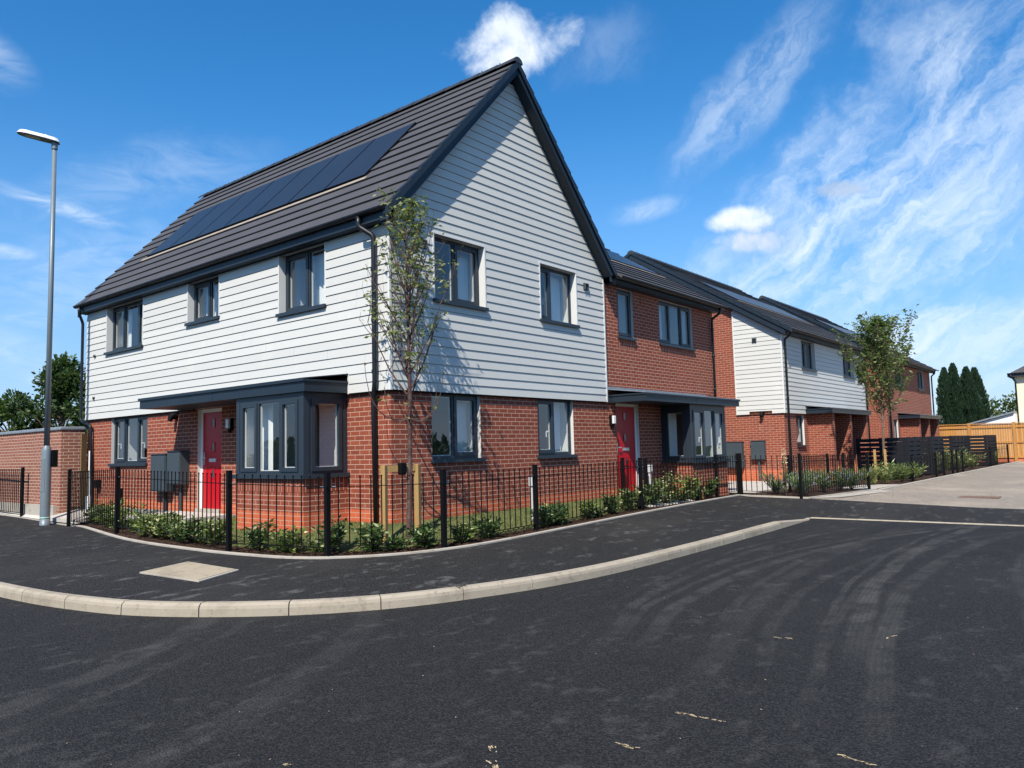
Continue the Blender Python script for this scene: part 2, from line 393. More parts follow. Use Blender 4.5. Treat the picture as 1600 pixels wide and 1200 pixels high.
# facade frames: (u along wall, o outwards, z)
class Fx:
    def __init__(s, x): s.x = x
    def __call__(s, u, o, z): return (s.x-o, u, z)
    flip = True
class Fy:
    def __init__(s, y): s.y = y
    def __call__(s, u, o, z): return (u, s.y-o, z)
    flip = False
def fbox(mb, F, u0, u1, o0, o1, z0, z1):
    a = F(u0, o0, z0); b = F(u1, o1, z1); mb.box(a[0], b[0], a[1], b[1], a[2], b[2])
def fquad(mb, F, pts, uv=None):
    q = [F(*p) for p in pts]
    if F.flip: q = q[::-1]; uv = uv[::-1] if uv else None
    mb.face(q, uv)
def wall_face(mb, F, off, u0, u1, z0, z1, ops, rev=.10, plane=True):
    """flat wall at out=off with rectangular openings and reveals rev deep"""
    us = sorted({u0, u1, *[min(max(v, u0), u1) for o in ops for v in o[:2]]}); zs = sorted({z0, z1, *[min(max(v, z0), z1) for o in ops for v in o[2:4]]})
    for a, b in zip(us, us[1:]):
        for c, d in zip(zs, zs[1:]):
            m, n = (a+b)/2, (c+d)/2
            if not plane or any(o[0] < m < o[1] and o[2] < n < o[3] for o in ops): continue
            fquad(mb, F, [(a, off, c), (b, off, c), (b, off, d), (a, off, d)])
    for a, b, c, d in [o[:4] for o in ops]:
        i = off-rev
        fquad(mb, F, [(a, off, c), (a, off, d), (a, i, d), (a, i, c)]); fquad(mb, F, [(b, off, d), (b, off, c), (b, i, c), (b, i, d)])
        fquad(mb, F, [(a, off, d), (b, off, d), (b, i, d), (a, i, d)]); fquad(mb, F, [(b, off, c), (a, off, c), (a, i, c), (b, i, c)])
def boards(mb, F, back, u0f, u1f, z0, z1, ops, h=.15, lip=.019, gap=.0045):
    """overlapping weatherboards; u0f/u1f give the ends at a height; ops are rectangles left open"""
    z = z0
    while z < z1-.005:
        t = min(z+h, z1); zs = sorted({z, t, *[v for o in ops for v in o[2:4] if z < v < t]})
        for c, d in zip(zs, zs[1:]):
            d = min(d, z+h-gap); oc = back+.038-(c-z)/h*(lip-.004); od = back+.038-(d-z)/h*(lip-.004)
            lo0, lo1, hi0, hi1 = u0f(c), u0f(d), u1f(c), u1f(d)
            if hi0-lo0 < .02: continue
            segs = [(lo0, lo1, None)]; cur = (lo0, lo1)
            blocks = sorted([o for o in ops if o[2] < (c+d)/2 < o[3]])
            out = []
            for o in blocks:
                if o[0] > cur[0]+.001: out.append((cur[0], cur[1], o[0], o[0]))
                cur = (max(o[1], cur[0]), max(o[1], cur[1]))
            if cur[0] < hi0-.001: out.append((cur[0], cur[1], hi0, max(hi1, cur[1])))
            for a0, a1, b0, b1 in out:
                i = len(mb.v)
                q = [F(a0, oc, c), F(b0, oc, c), F(b1, od, d), F(a1, od, d), F(a0, back, c), F(b0, back, c)]
                mb.v += q
                A = (i, i+1, i+2, i+3); B = (i+4, i+5, i+1, i)
                if F.flip: A = A[::-1]; B = B[::-1]
                mb.f += [A, B]
                uvA = [(a0, c), (b0, c), (b1, d), (a1, d)]; uvB = [(a0, c), (b0, c), (b0, c+.01), (a0, c+.01)]
                mb.uv += [uvA[::-1] if F.flip else uvA, uvB]; mb.mi += [mb.m]*2
        z = t

def window(house, F, off, u0, u1, z0, z1, lites, depth=.09, sill=True, sillproj=.055, sillmat=None, blind=None, fr=None, glassless=False, label=None, handle=None):
    """window set depth behind the face at out=off. lites: (fraction, 's' sash | 'f' fixed) in u order"""
    o = off-depth; mb = MB(); w = .055
    fbox(mb, F, u0, u1, o-.06, o, z0, z0+w); fbox(mb, F, u0, u1, o-.06, o, z1-w, z1)
    fbox(mb, F, u0, u0+w, o-.06, o, z0+w, z1-w); fbox(mb, F, u1-w, u1, o-.06, o, z0+w, z1-w)
    tot = u1-u0; c = u0; gl = []
    for i, (fr_, t) in enumerate(lites):
        a, b = c, c+tot*fr_; c = b
        if i < len(lites)-1: fbox(mb, F, b-.03, b+.03, o-.06, o+.001, z0+w, z1-w)
        la = a+(w if i == 0 else .03); lb = b-(w if i == len(lites)-1 else .03); lc, ld = z0+w, z1-w
        if t == 's':
            s = .05
            fbox(mb, F, la-.012, lb+.012, o-.03, o+.016, lc-.012, lc+s); fbox(mb, F, la-.012, lb+.012, o-.03, o+.016, ld-s, ld+.012)
            fbox(mb, F, la-.012, la+s, o-.03, o+.016, lc+s, ld-s); fbox(mb, F, lb-s, lb+.012, o-.03, o+.016, lc+s, ld-s)
            la, lb, lc, ld = la+s, lb-s, lc+s, ld-s
        gl.append((la, lb, lc, ld, t))
    win = mb.build('window', M['frame'], house)
    if label: win['label'] = label
    g = MB()
    for la, lb, lc, ld, t in gl:
        fquad(g, F, [(la, o-.025, lc), (lb, o-.025, lc), (lb, o-.025, ld), (la, o-.025, ld)])
    g.build('pane', M['glass'], win)
    # inner white frame beading seen through the glass
    wb = MB()
    for la, lb, lc, ld, t in gl:
        for q in ((la, la+.012, lc, ld), (lb-.012, lb, lc, ld), (la+.012, lb-.012, lc, lc+.012), (la+.012, lb-.012, ld-.012, ld)):
            fbox(wb, F, q[0], q[1], o-.055, o-.032, q[2], q[3])
    for la, lb, lc, ld, t in gl:
        if t == 's' and handle is not None:
            hu = la+.03 if handle == 'a' else lb-.03
            hz = (lc+ld)/2-.1
            fbox(wb, F, hu-.010, hu+.010, o-.09, o-.04, hz, hz+.03); fbox(wb, F, hu-.010, hu+.010, o-.10, o-.085, hz-.09, hz+.03)
    fbox(wb, F, u1-.005, u1+.03, o-.62, o-.062, z0-.05, z1+.02)
    wb.build('inner_bead', M['white'], win)
    if blind:
        cb = MB(); n = 9
        for (ba, bb) in blind:
            st = (bb-ba)/n
            for i in range(n):
                a = ba+i*st; d0 = .20+.05*(i % 2); d1 = .20+.05*((i+1) % 2)
                fquad(cb, F, [(a, o-d0, z0-.15), (a+st, o-d1, z0-.15), (a+st, o-d1, z1+.05), (a, o-d0, z1+.05)])
        cb.build_each('curtain', M['white'], win)
    if sill:
        s = MB(); fbox(s, F, u0-.04, u1+.04, o, off+sillproj, z0-.045, z0); fbox(s, F, u0-.04, u1+.04, off+sillproj-.012, off+sillproj+.003, z0-.06, z0-.046)
        s.build('sill', sillmat or M['frame'], win)
    return win

def door(house, F, off, u0, u1, z0, z1, hinge='a', depth=.07, number=False):
    o = off-depth; fr = MB(); w = .06
    fbox(fr, F, u0, u0+w, o-.06, o, z0, z1); fbox(fr, F, u1-w, u1, o-.06, o, z0, z1); fbox(fr, F, u0+w, u1-w, o-.06, o, z1-w, z1)
    root = fr.build('door', M['white'], house)
    lf = MB(); a, b = u0+w, u1-w; fbox(lf, F, a, b, o-.055, o-.012, z0+.03, z1-w)
    for i in range(4):  # grooved lower panel
        g = a+.16+i*(b-a-.32)/3; fbox(lf, F, g-.008, g+.008, o-.012, o-.006, z0+.12, z0+.85)
    lf.build('leaf', M['red'], root, bevel=.003)
    gl = MB(); mid = (a+b)/2; H = z1-z0; fm = MB()
    for t in (.86, .62, .36):
        zc = z0+H*t
        fbox(gl, F, mid-.045, mid+.045, o-.010, o-.006, zc-.075, zc+.075)
        for q in ((mid-.065, mid-.045, zc-.095, zc+.095), (mid+.045, mid+.065, zc-.095, zc+.095), (mid-.045, mid+.045, zc-.095, zc-.075), (mid-.045, mid+.045, zc+.075, zc+.095)):
            fbox(fm, F, q[0], q[1], o-.012, o-.001, q[2], q[3])
    gl.build_each('glazed_slot', M['glassdark'], root); fm.build('slot_trim', M['red'], root)
    lb = MB(); fbox(lb, F, mid-.13, mid+.13, o-.012, o+.004, z0+H*.475, z0+H*.475+.065); fbox(lb, F, mid-.11, mid+.11, o+.004, o+.010, z0+H*.475+.012, z0+H*.475+.05)
    lb.build('letterbox', M['steel'], root)
    hd = MB(); hu = a+.06 if hinge == 'b' else b-.06
    fbox(hd, F, hu-.018, hu+.018, o-.012, o, z0+.88, z0+1.12); fbox(hd, F, hu-(.0 if hinge == 'b' else .12), hu+(.12 if hinge == 'b' else 0), o+.03, o+.045, z0+1.0, z0+1.02); fbox(hd, F, hu-.008, hu+.008, o, o+.03, z0+1.0, z0+1.02)
    hd.build('door_handle', M['steel'], root)
    th = MB(); fbox(th, F, u0, u1, o-.05, off+.05, z0-.04, z0+.028); th.build('threshold', M['edge'], root)
    return root
M['postgrey'] = simple('pale_grey_plastic', (.50, .50, .50), .5, var=.06)
M['glassdark'] = simple('frosted_slot', (.05, .05, .055), .12, var=.2)

def wall_light(house, F, off, u, z):
    b = MB(); fbox(b, F, u-.06, u+.06, off, off+.06, z-.12, z+.1); fbox(b, F, u-.02, u+.02, off+.02, off+.07, z-.17, z-.12)
    r = b.build('wall_light', M['black'], house); l = MB(); fbox(l, F, u-.05, u+.05, off+.06, off+.11, z-.085, z+.09); l.build('diffuser', M['lightw'], r, bevel=.015)
M['lightw'] = simple('frosted_diffuser', (.70, .70, .68), .25)

def vent(house, F, off, u, z, mat, s=.075, p=.05):
    b = MB(); fbox(b, F, u-s, u+s, off, off+.012, z-s, z+s); fbox(b, F, u-s*.85, u-s*.6, off+.012, off+p, z-s*.85, z+s*.85); fbox(b, F, u+s*.6, u+s*.85, off+.012, off+p, z-s*.85, z+s*.85)
    fbox(b, F, u-s*.6, u+s*.6, off+.012, off+p, z+s*.6, z+s*.85)
    for i in range(3): fbox(b, F, u-s*.6, u+s*.6, off+.012, off+.03, z-s*.8+i*s*.45, z-s*.8+i*s*.45+.012)
    b.build('vent', mat, house)

def meter_box(house, F, off, u0, u1, z0, z1, d=.2, leg=True, zg=.1):
    b = MB(); fbox(b, F, u0, u1, off, off+d, z0, z1); fbox(b, F, u0-.012, u1+.012, off, off+d+.02, z1, z1+.02)
    r = b.build('meter_box', M['box'], house, bevel=.006)
    dd = MB(); fbox(dd, F, u0+.02, u1-.02, off+d, off+d+.012, z0+.02, z1-.03); fbox(dd, F, u0+.04, u0+.07, off+d+.012, off+d+.02, (z0+z1)/2-.03, (z0+z1)/2+.03); dd.build('box_door', M['box'], r, bevel=.004)
    if leg:
        l = MB(); c = (u0+u1)/2; l.tube([F(c, off+.05, zg-.15), F(c, off+.05, z0)], .035, 10); l.build('duct', M['box'], r)

def pipe(house, pts, r=.034, brackets=(), F=None, smooth=True, mat=None):
    # fillet corners
    P = [Vector(p) for p in pts]; q = [P[0]]
    for a, b, c in zip(P, P[1:], P[2:]):
        d1 = (a-b).normalized(); d2 = (c-b).normalized(); k = min(.05, (a-b).length*.4, (c-b).length*.4)
        for t in (0, .33, .67, 1):
            u = b+d1*k; v = b+d2*k; q.append((u*(1-t)+b*t)*(1-t)+(b*(1-t)+v*t)*t)
    q.append(P[-1])
    mb = MB(); mb.tube(q, r, 12)
    for z in brackets:
        x, y = P[-2].x, P[-2].y
        if len(P) > 2: x, y = P[-1].x, P[-1].y
        mb.tube([(x, y, z-.03), (x, y, z+.03)], r+.008, 12)
    return mb.build('downpipe', mat or M['pipe'], house, smooth=True)

def roof_courses(mb, E, U, A, a0f, a1, n, gauge, proud=.036, thick=.022):
    """E eave origin, U unit up-slope, A unit along; rows from eave to ridge; a0f(i) start"""
    E, U, A = Vector(E), Vector(U), Vector(A); Nn = A.cross(U).normalized()
    if Nn.z < 0: Nn = -Nn
    for i in range(n):
        s0, s1 = i*gauge, (i+1)*gauge+.01
        a0 = a0f(i) if callable(a0f) else a0f
        b = a1(i) if callable(a1) else a1
        j = 0
        # split along in short lengths so the lap line is never ruler straight
        k = max(1, int((b-a0)/1.0)); hs = [proud+random.uniform(-.003, .003) for _ in range(k+1)]
        for q in range(k):
            p, r = a0+(b-a0)*q/k, a0+(b-a0)*(q+1)/k
            P = lambda a, s, h: E+A*a+U*s+Nn*h
            top = [P(p, s0, hs[q]), P(r, s0, hs[q+1]), P(r, s1, .004), P(p, s1, .004)]
            uvt = [(p, i*.35+.004), (r, i*.35+.004), (r, i*.35+.346), (p, i*.35+.346)]
            lip = [P(p, s0, hs[q]-thick-.012), P(r, s0, hs[q+1]-thick-.012), P(r, s0, hs[q+1]), P(p, s0, hs[q])]
            uvl = [(p, i*.35+.17)]*4
            if A.cross(U).z < 0: top.reverse(); uvt.reverse(); lip.reverse()
            mb.face(top, uvt); mb.face(lip, uvl)
        for a, sgn in ((a0, -1), (b, 1)):
            P = lambda s, h: E+A*a+U*s+Nn*h
            f = [P(s0, -.02), P(s1, -.02), P(s1, .004), P(s0, proud)]
            if sgn < 0: f.reverse()
            mb.face(f, [(a, i*.35+.17)]*4)

def solar_array(house, E, U, A, a0, s0, n, w, l, h=.055, flash=True):
    E, U, A = Vector(E), Vector(U), Vector(A); Nn = A.cross(U).normalized()
    if Nn.z < 0: Nn = -Nn
    for i in range(n):
        mb = MB(); a, b = a0+i*w+.013, a0+(i+1)*w-.013
        P = lambda x, y, z: E+A*x+U*y+Nn*z
        mb.hexa([P(a, s0, .01), P(b, s0, .01), P(b, s0+l, .01), P(a, s0+l, .01)], [P(a, s0, h), P(b, s0, h), P(b, s0+l, h), P(a, s0+l, h)])
        fr = mb.build('solar_panel', M['black'], house)
        g = MB(); e = .012
        q = [P(a+e, s0+e, h+.002), P(b-e, s0+e, h+.002), P(b-e, s0+l-e, h+.002), P(a+e, s0+l-e, h+.002)]
        if (q[1]-q[0]).cross(q[2]-q[1]).z < 0: q.reverse()
        g.face(q); g.build('cell_face', M['solar'], fr)
    if flash:
        f = MB(); P = lambda x, y, z: E+A*x+U*y+Nn*z
        def strip(x0, x1, y0, y1, z):
            q = [P(x0, y0, z), P(x1, y0, z), P(x1, y1, z), P(x0, y1, z)]; t = [v+Nn*.006 for v in q]; f.hexa(q, t)
        strip(a0-.10, a0+n*w+.12, s0-.16, s0-.07, .034)
        f.build('panel_flashing', M['alu'], house)

# ================================================================== HOUSE 1 (corner house)
W, L, XR = 6.08, 10.89, 3.04
house = thing('corner_house', (3.0, 5.0, 0), 'corner house with white boarded upper storey, steep solar roof and red front door', 'house')
FA, FG = Fx(0), Fy(0)
opsA_low = [(7.83, 9.57, 1.05, 2.10), (4.84, 5.72, .10, 2.08), (1.13, 2.92, .85, 2.06)]
opsA_up = [(8.0, 9.78, 3.62, 4.68), (4.88, 6.06, 3.85, 4.68), (1.58, 2.88, 3.62, 4.68)]
opsG_low = [(.91, 2.08, 1.02, 2.10), (3.70, 4.87, 1.02, 2.10)]
opsG_up = [(.97, 2.21, 3.62, 4.70), (3.83, 5.03, 3.62, 4.70)]
mb = MB(); B = -.05    # brick face sits 50 mm behind the cladding line
wall_face(mb, FA, B, .05, L-.03, -.25, 2.42, opsA_low)
wall_face(mb, FG, B, .05, W-.05, -.25, 2.42, opsG_low)
mb.face([(.05, L-.03, -.25), (W-.05, L-.03, -.25), (W-.05, L-.03, 4.7), (XR, L-.03, 8.0), (.05, L-.03, 4.7)][::-1])
mb.face([(W-.05, L-.03, -.25), (W-.05, .05, -.25), (W-.05, .05, 4.7), (W-.05, L-.03, 4.7)][::-1])
mb.build('brick_wall', M['brick'], house)
# soldier course under the kitchen window (turned bricks)
def soldier(F, off, u0, u1, z0, z1, h, mat=None):
    s = MB(); uv = [(z0, u0), (z0, u1), (z1, u1), (z1, u0)]
    fquad(s, F, [(u0, off+.003, z0), (u1, off+.003, z0), (u1, off+.003, z1), (u0, off+.003, z1)], [(.01, u0), (.01, u1), (.215, u1), (.215, u0)])
    fbox(s, F, u0, u1, off-.02, off+.0025, z0, z1)
    s.build('soldier_course', mat or M['brick'], h)
soldier(FA, B, 7.78, 9.62, .775, 1.0, house)
# reveal linings, then a black sheet standing in for shade between the boards
SL = 1.10
notch = (1.0, 5.78, 2.0, 2.40)
mb = MB()
wall_face(mb, FA, -.002, .0, L, 2.4, 4.72, opsA_up, .15, False)
wall_face(mb, FG, -.002, .0, W, 2.4, 4.72, opsG_up, .15, False)
mb.build_each('reveal_lining', M['trimw'], house)
mb = MB()
wall_face(mb, FA, -.022, .02, L-.02, 2.1, 4.70, [(a-.02, b+.02, c-.02, d+.02) for a, b, c, d in opsA_up]+[notch], 0)
wall_face(mb, FG, -.022, .02, W-.02, 2.1, 4.70, [(a-.02, b+.02, c-.02, d+.02) for a, b, c, d in opsG_up], 0)
mb.face([(.02, .022, 4.70), (W-.02, .022, 4.70), (XR, .022, 7.95)])
mb.build('board_gap_shade', M['black'], house)  # black sheet added so the board gaps read as dark shadow lines
mb = MB()
boards(mb, FA, -.03+.002, lambda z: .0, lambda z: L, 2.1, 4.74, opsA_up+[notch])
boards(mb, FG, -.03+.002, lambda z: max(0, (z-4.78)/SL), lambda z: W-max(0, (z-4.78)/SL), 2.1, 8.0, opsG_up)
mb.face([(0.0, .05, 2.1), (0.0, L, 2.1), (.05, L, 2.1), (.05, .05, 2.1)]); mb.face([(0, 0, 2.1), (0, .05, 2.1), (W, .05, 2.1), (W, 0, 2.1)])
mb.build('cladding', M['clad'], house)
mb = MB()   # corner and opening trims
mb.box(-.014, .028, -.016, .028, 2.095, 4.76); mb.box(W-.028, W+.012, -.014, .05, 2.095, 4.76)
for a, b, c, d in opsA_up:
    mb.box(-.012, .01, a-.028, a-.001, c, 4.7); mb.box(-.012, .01, b+.001, b+.028, c, 4.7)
for a, b, c, d in opsG_up:
    mb.box(a-.028, a-.001, -.012, .01, c, d+.03); mb.box(b+.001, b+.028, -.012, .01, c, d+.03); mb.box(a-.001, b+.001, -.012, .01, d+.001, d+.03)
mb.box(-.012, .04, .975, .999, 2.09, 2.42)
mb.build_each('trim', M['trimw'], house)
mb = MB(); mb.box(.0, .06, .03, .975, 2.078, 2.094); mb.box(.03, W, .0, .055, 2.078, 2.0945); mb.box(.0, .06, 5.8, L, 2.078, 2.094)
mb.build_each('cladding_closer', M['black'], house)
# windows: u grows away from the corner on the long side
s2 = lambda a: [(a, 'f'), (1-a, 's')]
window(house, FA, 0, 8.0, 9.78, 3.62, 4.68, [(.27, 's'), (.37, 'f'), (.36, 's')], .13, blind=[(9.25, 9.75), (8.05, 8.5)])
window(house, FA, 0, 4.88, 6.06, 3.85, 4.68, [(.45, 'f'), (.55, 's')], .13, blind=[(5.5, 6.0)])
window(house, FA, 0, 1.58, 2.88, 3.62, 4.68, [(.47, 'f'), (.53, 's')], .13, blind=[(1.95, 2.45)])
window(house, FG, 0, .97, 2.21, 3.62, 4.70, [(.48, 'f'), (.52, 's')], .13, handle='a', blind=[(1.75, 2.19)])
window(house, FG, 0, 3.83, 5.03, 3.62, 4.70, [(.4, 's'), (.6, 'f')], .13, handle='b', blind=[(4.4, 5.0)])
window(house, FA, B, 7.83, 9.57, 1.05, 2.10, [(.33, 's'), (.33, 'f'), (.34, 's')], .07, handle='b')
window(house, FG, B, .91, 2.08, 1.02, 2.10, [(.48, 'f'), (.52, 's')], .07, handle='a', blind=[(1.7, 2.06)])
window(house, FG, B, 3.70, 4.87, 1.02, 2.10, [(.5, 's'), (.5, 'f')], .07, handle='b', blind=[(4.4, 4.84)])
door(house, FA, B, 4.84, 5.72, .12, 2.08, 'a')
wall_light(house, FA, B, 4.48, 1.76)
# security dome
mb = MB(); mb.tube([(.05, 6.55, 2.0), (-.02, 6.55, 2.0)], .07, 14); mb.tube([(-.02, 6.55, 2.02), (-.08, 6.55, 1.97), (-.11, 6.55, 1.9)], [.06, .06, .045], 12)
mb.build('security_light', M['black'], house, smooth=False)
mb = MB(); mb.tube([(.05, 4.2, 1.08), (-.0, 4.2, 1.08)], .03, 10); mb.build('doorbell', M['black'], house)
meter_box(house, FA, B, 6.62, 7.24, .47, 1.22); meter_box(house, FA, B, 6.03, 6.55, .62, 1.27)
mb = MB(); mb.box(-.06, .05, 10.05, 10.22, .5, .68); mb.tube([(-.0, 10.13, -.1), (-.0, 10.13, .5)], .02, 8); mb.build('outside_tap', M['black'], house)
mb = MB(); mb.box(-.03, .05, 8.95, 9.05, .2, .5); mb.build('air_brick', M['black'], house)
for u in (.71, 5.38): vent(house, FG, .006, u, 4.47, M['trimg'] if 'trimg' in M else M['box'])
# bay
bx, by0, by1 = -.78, 1.09, 2.95
mb = MB()
mb.box(bx, .05, by0, by1, -.25, .80); mb.build('bay_brick', M['brick'], house)
s = MB(); z0, z1 = .58, .797
fquad(s, Fx(bx), [(by0, .004, z0), (by1, .004, z0), (by1, .004, z1), (by0, .004, z1)], [(.01, by0), (.01, by1), (.215, by1), (.215, by0)])
fquad(s, Fy(by0), [(bx, .004, z0), (.045, .004, z0), (.045, .004, z1), (bx, .004, z1)], [(.01, bx), (.01, 0), (.215, 0), (.215, bx)])
s.build('soldier_course', M['brick'], house)
def bay(house, x_left, x_front0, x_front1):
    pass
mb = MB(); mb.box(bx-.05, .05, by0-.05, by1+.05, .80, .85); mb.box(bx-.062, bx-.05, by0-.05, by1+.05, .785, .85); mb.box(bx-.062, .05, by0-.062, by0-.05, .785, .85)
mb.build_each('bay_sill', M['frame'], house)
mb = MB(); mb.box(bx, bx+.1, by0, by0+.1, .85, 2.12); mb.box(bx, bx+.1, by1-.1, by1, .85, 2.12); mb.box(bx+.1, .05, by0, by0+.05, 2.04, 2.12); mb.box(bx, bx+.06, by0+.1, by1-.1, 2.04, 2.12); mb.box(-.02, .05, by0, by0+.06, .85, 2.04)
mb.box(bx+.1, .05, by1-.06, by1, .85, 2.12)
mb.build_each('bay_frame', M['frame'], house)
window(house, Fx(bx), 0, by0+.1, by1-.1, .85, 2.04, [(.31, 's'), (.37, 'f'), (.32, 's')], .006, sill=False, blind=[(by0+.2, by0+.55), (by1-.75, by1-.16)])
window(house, Fy(by0), 0, bx+.1, -.02, .85, 2.04, [(1, 's')], .006, sill=False)
# canopy over door and bay
def canopy(house, F, u0, u1, proj, z0, z1, wall, left=True, back=0.05):
    mb = MB(); fbox(mb, F, u0, u1, back, proj, z0, z0+.03); fbox(mb, F, u0, u1, proj-.03, proj, z0+.03, z1-.05)
    fbox(mb, F, u0, u0+.03, back, proj-.03, z0+.03, z1-.05); fbox(mb, F, u1-.03, u1, back, proj-.03, z0+.03, z1-.05)
    fbox(mb, F, u0-.02, u1+.02, back, proj+.03, z1-.05, z1-.018); fbox(mb, F, (u0+u1)/2-.02, (u0+u1)/2+.02, proj, proj+.004, z0, z1-.05)
    r = mb.build('canopy', M['fascia'], house)
    t = MB(); a = [F(u0-.02, proj+.03, z1-.017), F(u1+.02, proj+.03, z1-.017), F(u1+.02, back, z1+.10), F(u0-.02, back, z1+.10)]
    b = [F(u0-.02, proj+.03, z1-.016+.015), F(u1+.02, proj+.03, z1-.001), F(u1+.02, back, z1+.116), F(u0-.02, back, z1+.116)]
    t.hexa(a, b); t.build('canopy_roof', M['fascia'] if wall != 'lead' else M['lead'], r)
    return r
canopy(house, FA, 1.0, 6.3, .83, 2.105, 2.31, 'dark', back=-.045)
mb = MB(); mb.box(-.015, .04, 1.0, 1.03, 2.3, 2.42); mb.box(-.05, .04, 1.0, 5.78, 2.385, 2.40); mb.build_each('canopy_flashing', M['fascia'], house)
# roof
SR = 1.08
U1 = Vector((1, 0, SR)).normalized(); U2 = Vector((-1, 0, SR)).normalized()
ex = -.20; ez = 4.86; slope = (XR-ex)*math.hypot(1, SR); n = 14; gauge = slope/n
mb = MB()
roof_courses(mb, (ex, 0, ez), U1, (0, 1, 0), -.17, 11.10, n, gauge)
roof_courses(mb, (2*XR-ex, 0, ez), U2, (0, 1, 0), -.17, 11.10, n, gauge)
mb.build('roof', M['tile'], house)
mb = MB()   # roof deck, soffit
for sg in (1, -1):
    X = lambda x: XR+sg*(x-XR)
    zr = lambda x: 5.076+SR*x-.03
    pts = [(ex+.02, zr(ex+.02)), (XR, zr(XR)), (XR, zr(XR)-.14), (ex+.10, zr(ex+.10)-.14)]
    a = [(X(x), -.01, z) for x, z in pts]; b = [(X(x), 11.06, z) for x, z in pts]
    mb.hexa(a, b)
mb.build_each('roof_deck', M['black'], house)
mb = MB()   # eaves: soffit and fascia
mb.box(-.16, -.14, -.17, 11.05, 4.685, 4.88); mb.box(-.14, -.001, -.17, 11.05, 4.68, 4.699)
mb.box(-.015, .0, -.0, 11.0, 4.66, 4.6795)
mb.box(2*XR+.0, 2*XR+.16, -.17, 11.05, 4.66, 4.86)
mb.build_each('fascia', M['fascia'], house)
def barge(mb, y0, y1, xa, xb, cx, sl, b0, t0, mirror, F=None):
    f = lambda x: cx+(-1 if mirror else 1)*(x-cx)
    pts = [(xa, b0+sl*xa), (xb, b0+sl*xb), (xb, t0+sl*xb), (xa, t0+sl*xa)]
    a = [(f(x), y0, z) for x, z in pts]; b = [(f(x), y1, z) for x, z in pts]
    mb.hexa(a, b)
mb = MB()
for mir in (False, True):
    barge(mb, -.20, -.165, -.15, XR, XR, SL, 4.765, 4.98, mir); barge(mb, -.165, .0, -.14, XR, XR, SL, 4.77, 4.80, mir)
    barge(mb, -.207, -.2, -.16, XR, XR, SL, 4.775, 4.80, mir)
    mb.box(*( (-.17, -.0) if not mir else (2*XR, 2*XR+.17)), -.2, -.0, 4.66, 4.80)
    barge(mb, L+.12, L+.16, -.16, XR, XR, SL, 4.765, 4.95, mir)
mb.build_each('bargeboard', M['fascia'], house)
mb = MB()
for mir in (False, True):
    for i in range(n):
        xa = ex+i*(XR-ex)/n; xb = xa+(XR-ex)/n*1.02
        f = lambda x: (2*XR-x) if mir else x
        for y0, y1 in ((-.235, -.10), ):
            lo = 4.955; hi = 5.09
            pts = [(xa, lo+SR*xa), (xb, lo+SR*xb), (xb, hi-.012+SR*xb), (xa, hi+.028+SR*xa)]
            mb.hexa([(f(x), y0, z) for x, z in pts], [(f(x), y1, z) for x, z in pts])
mb.build('verge_trim', M['fascia'], house)
def ridge(house, p, q, r=.12, seg=.45, mat='ridge'):
    mb = MB(); p, q = Vector(p), Vector(q); d = (q-p); n = int(d.length/seg); A = d.normalized(); side = A.cross(Vector((0, 0, 1))).normalized()
    for i in range(n):
        a = p+d*i/n; b = p+d*(i+1.03)/n
        k = 8; ra = r+.012; rb = r
        for j in range(k):
            t0, t1 = math.pi*j/k, math.pi*(j+1)/k
            P = lambda o, rr, t: o+side*math.cos(t)*rr*1.15+Vector((0, 0, 1))*math.sin(t)*rr
            mb.face([P(a, ra, t0), P(b, rb, t0), P(b, rb, t1), P(a, ra, t1)])
        mb.face([a+side*math.cos(math.pi*j/k)*ra*1.15+Vector((0, 0, 1))*math.sin(math.pi*j/k)*ra for j in range(k+1)])
        if i: mb.tube([a+Vector((0, 0, r+.005)), a+Vector((0, 0, r+.05))], .012, 6)
    mb.build('ridge_tiles', M[mat], house)
ridge(house, (XR, -.24, 8.32), (XR, 11.12, 8.32), .10)
def gutter(house, p, q, out, r=.058):
    """half-round gutter from p to q"""
    mb = MB(); p, q = Vector(p), Vector(q); o = Vector(out); k = 8; t = Vector((0, 0, -1))
    for rr, fl in ((r, 0), (r-.006, 1)):
        for j in range(k):
            t0, t1 = math.pi*j/k, math.pi*(j+1)/k
            P = lambda b, a: b+o*math.cos(a)*rr+t*math.sin(a)*rr
            f = [P(p, t0), P(q, t0), P(q, t1), P(p, t1)]
            mb.face(f if not fl else f[::-1])
    for b in (p, q): mb.face([b+o*math.cos(math.pi*j/k)*r+t*math.sin(math.pi*j/k)*r for j in range(k+1)])
    d = (q-p); L_ = d.length; n = max(2, int(L_/.9))
    for i in range(1, n):
        c = p+d*i/n; A = d.normalized()*.02
        for j in range(k):
            t0, t1 = math.pi*j/k, math.pi*(j+1)/k; rr = r+.006
            P = lambda b, a: b+o*math.cos(a)*rr+t*math.sin(a)*rr
            mb.face([P(c-A, t0), P(c+A, t0), P(c+A, t1), P(c-A, t1)])
    mb.build('gutter', M['pipe'], house)
gutter(house, (-.205, -.15, 4.865), (-.205, 11.08, 4.865), (-1, 0, 0))
pipe(house, [(-.205, .47, 4.82), (-.205, .47, 4.66), (-.075, .27, 4.50), (-.075, .27, 2.2), (-.03, .36, 1.98), (-.0, .36, .0)], .040, (2.4, 3.2, 4.0))
pipe(house, [(-.205, 10.85, 4.82), (-.205, 10.85, 4.66), (-.075, 10.95, 4.45), (-.075, 10.95, 2.1), (-.03, 10.5, 1.95), (-.0, 10.4, 0)], .034, (2.6, 3.6))
solar_array(house, (ex, 0, ez), U1, (0, 1, 0), 1.5, (.84-ex)*math.hypot(1, SR), 7, 1.155, 1.86)
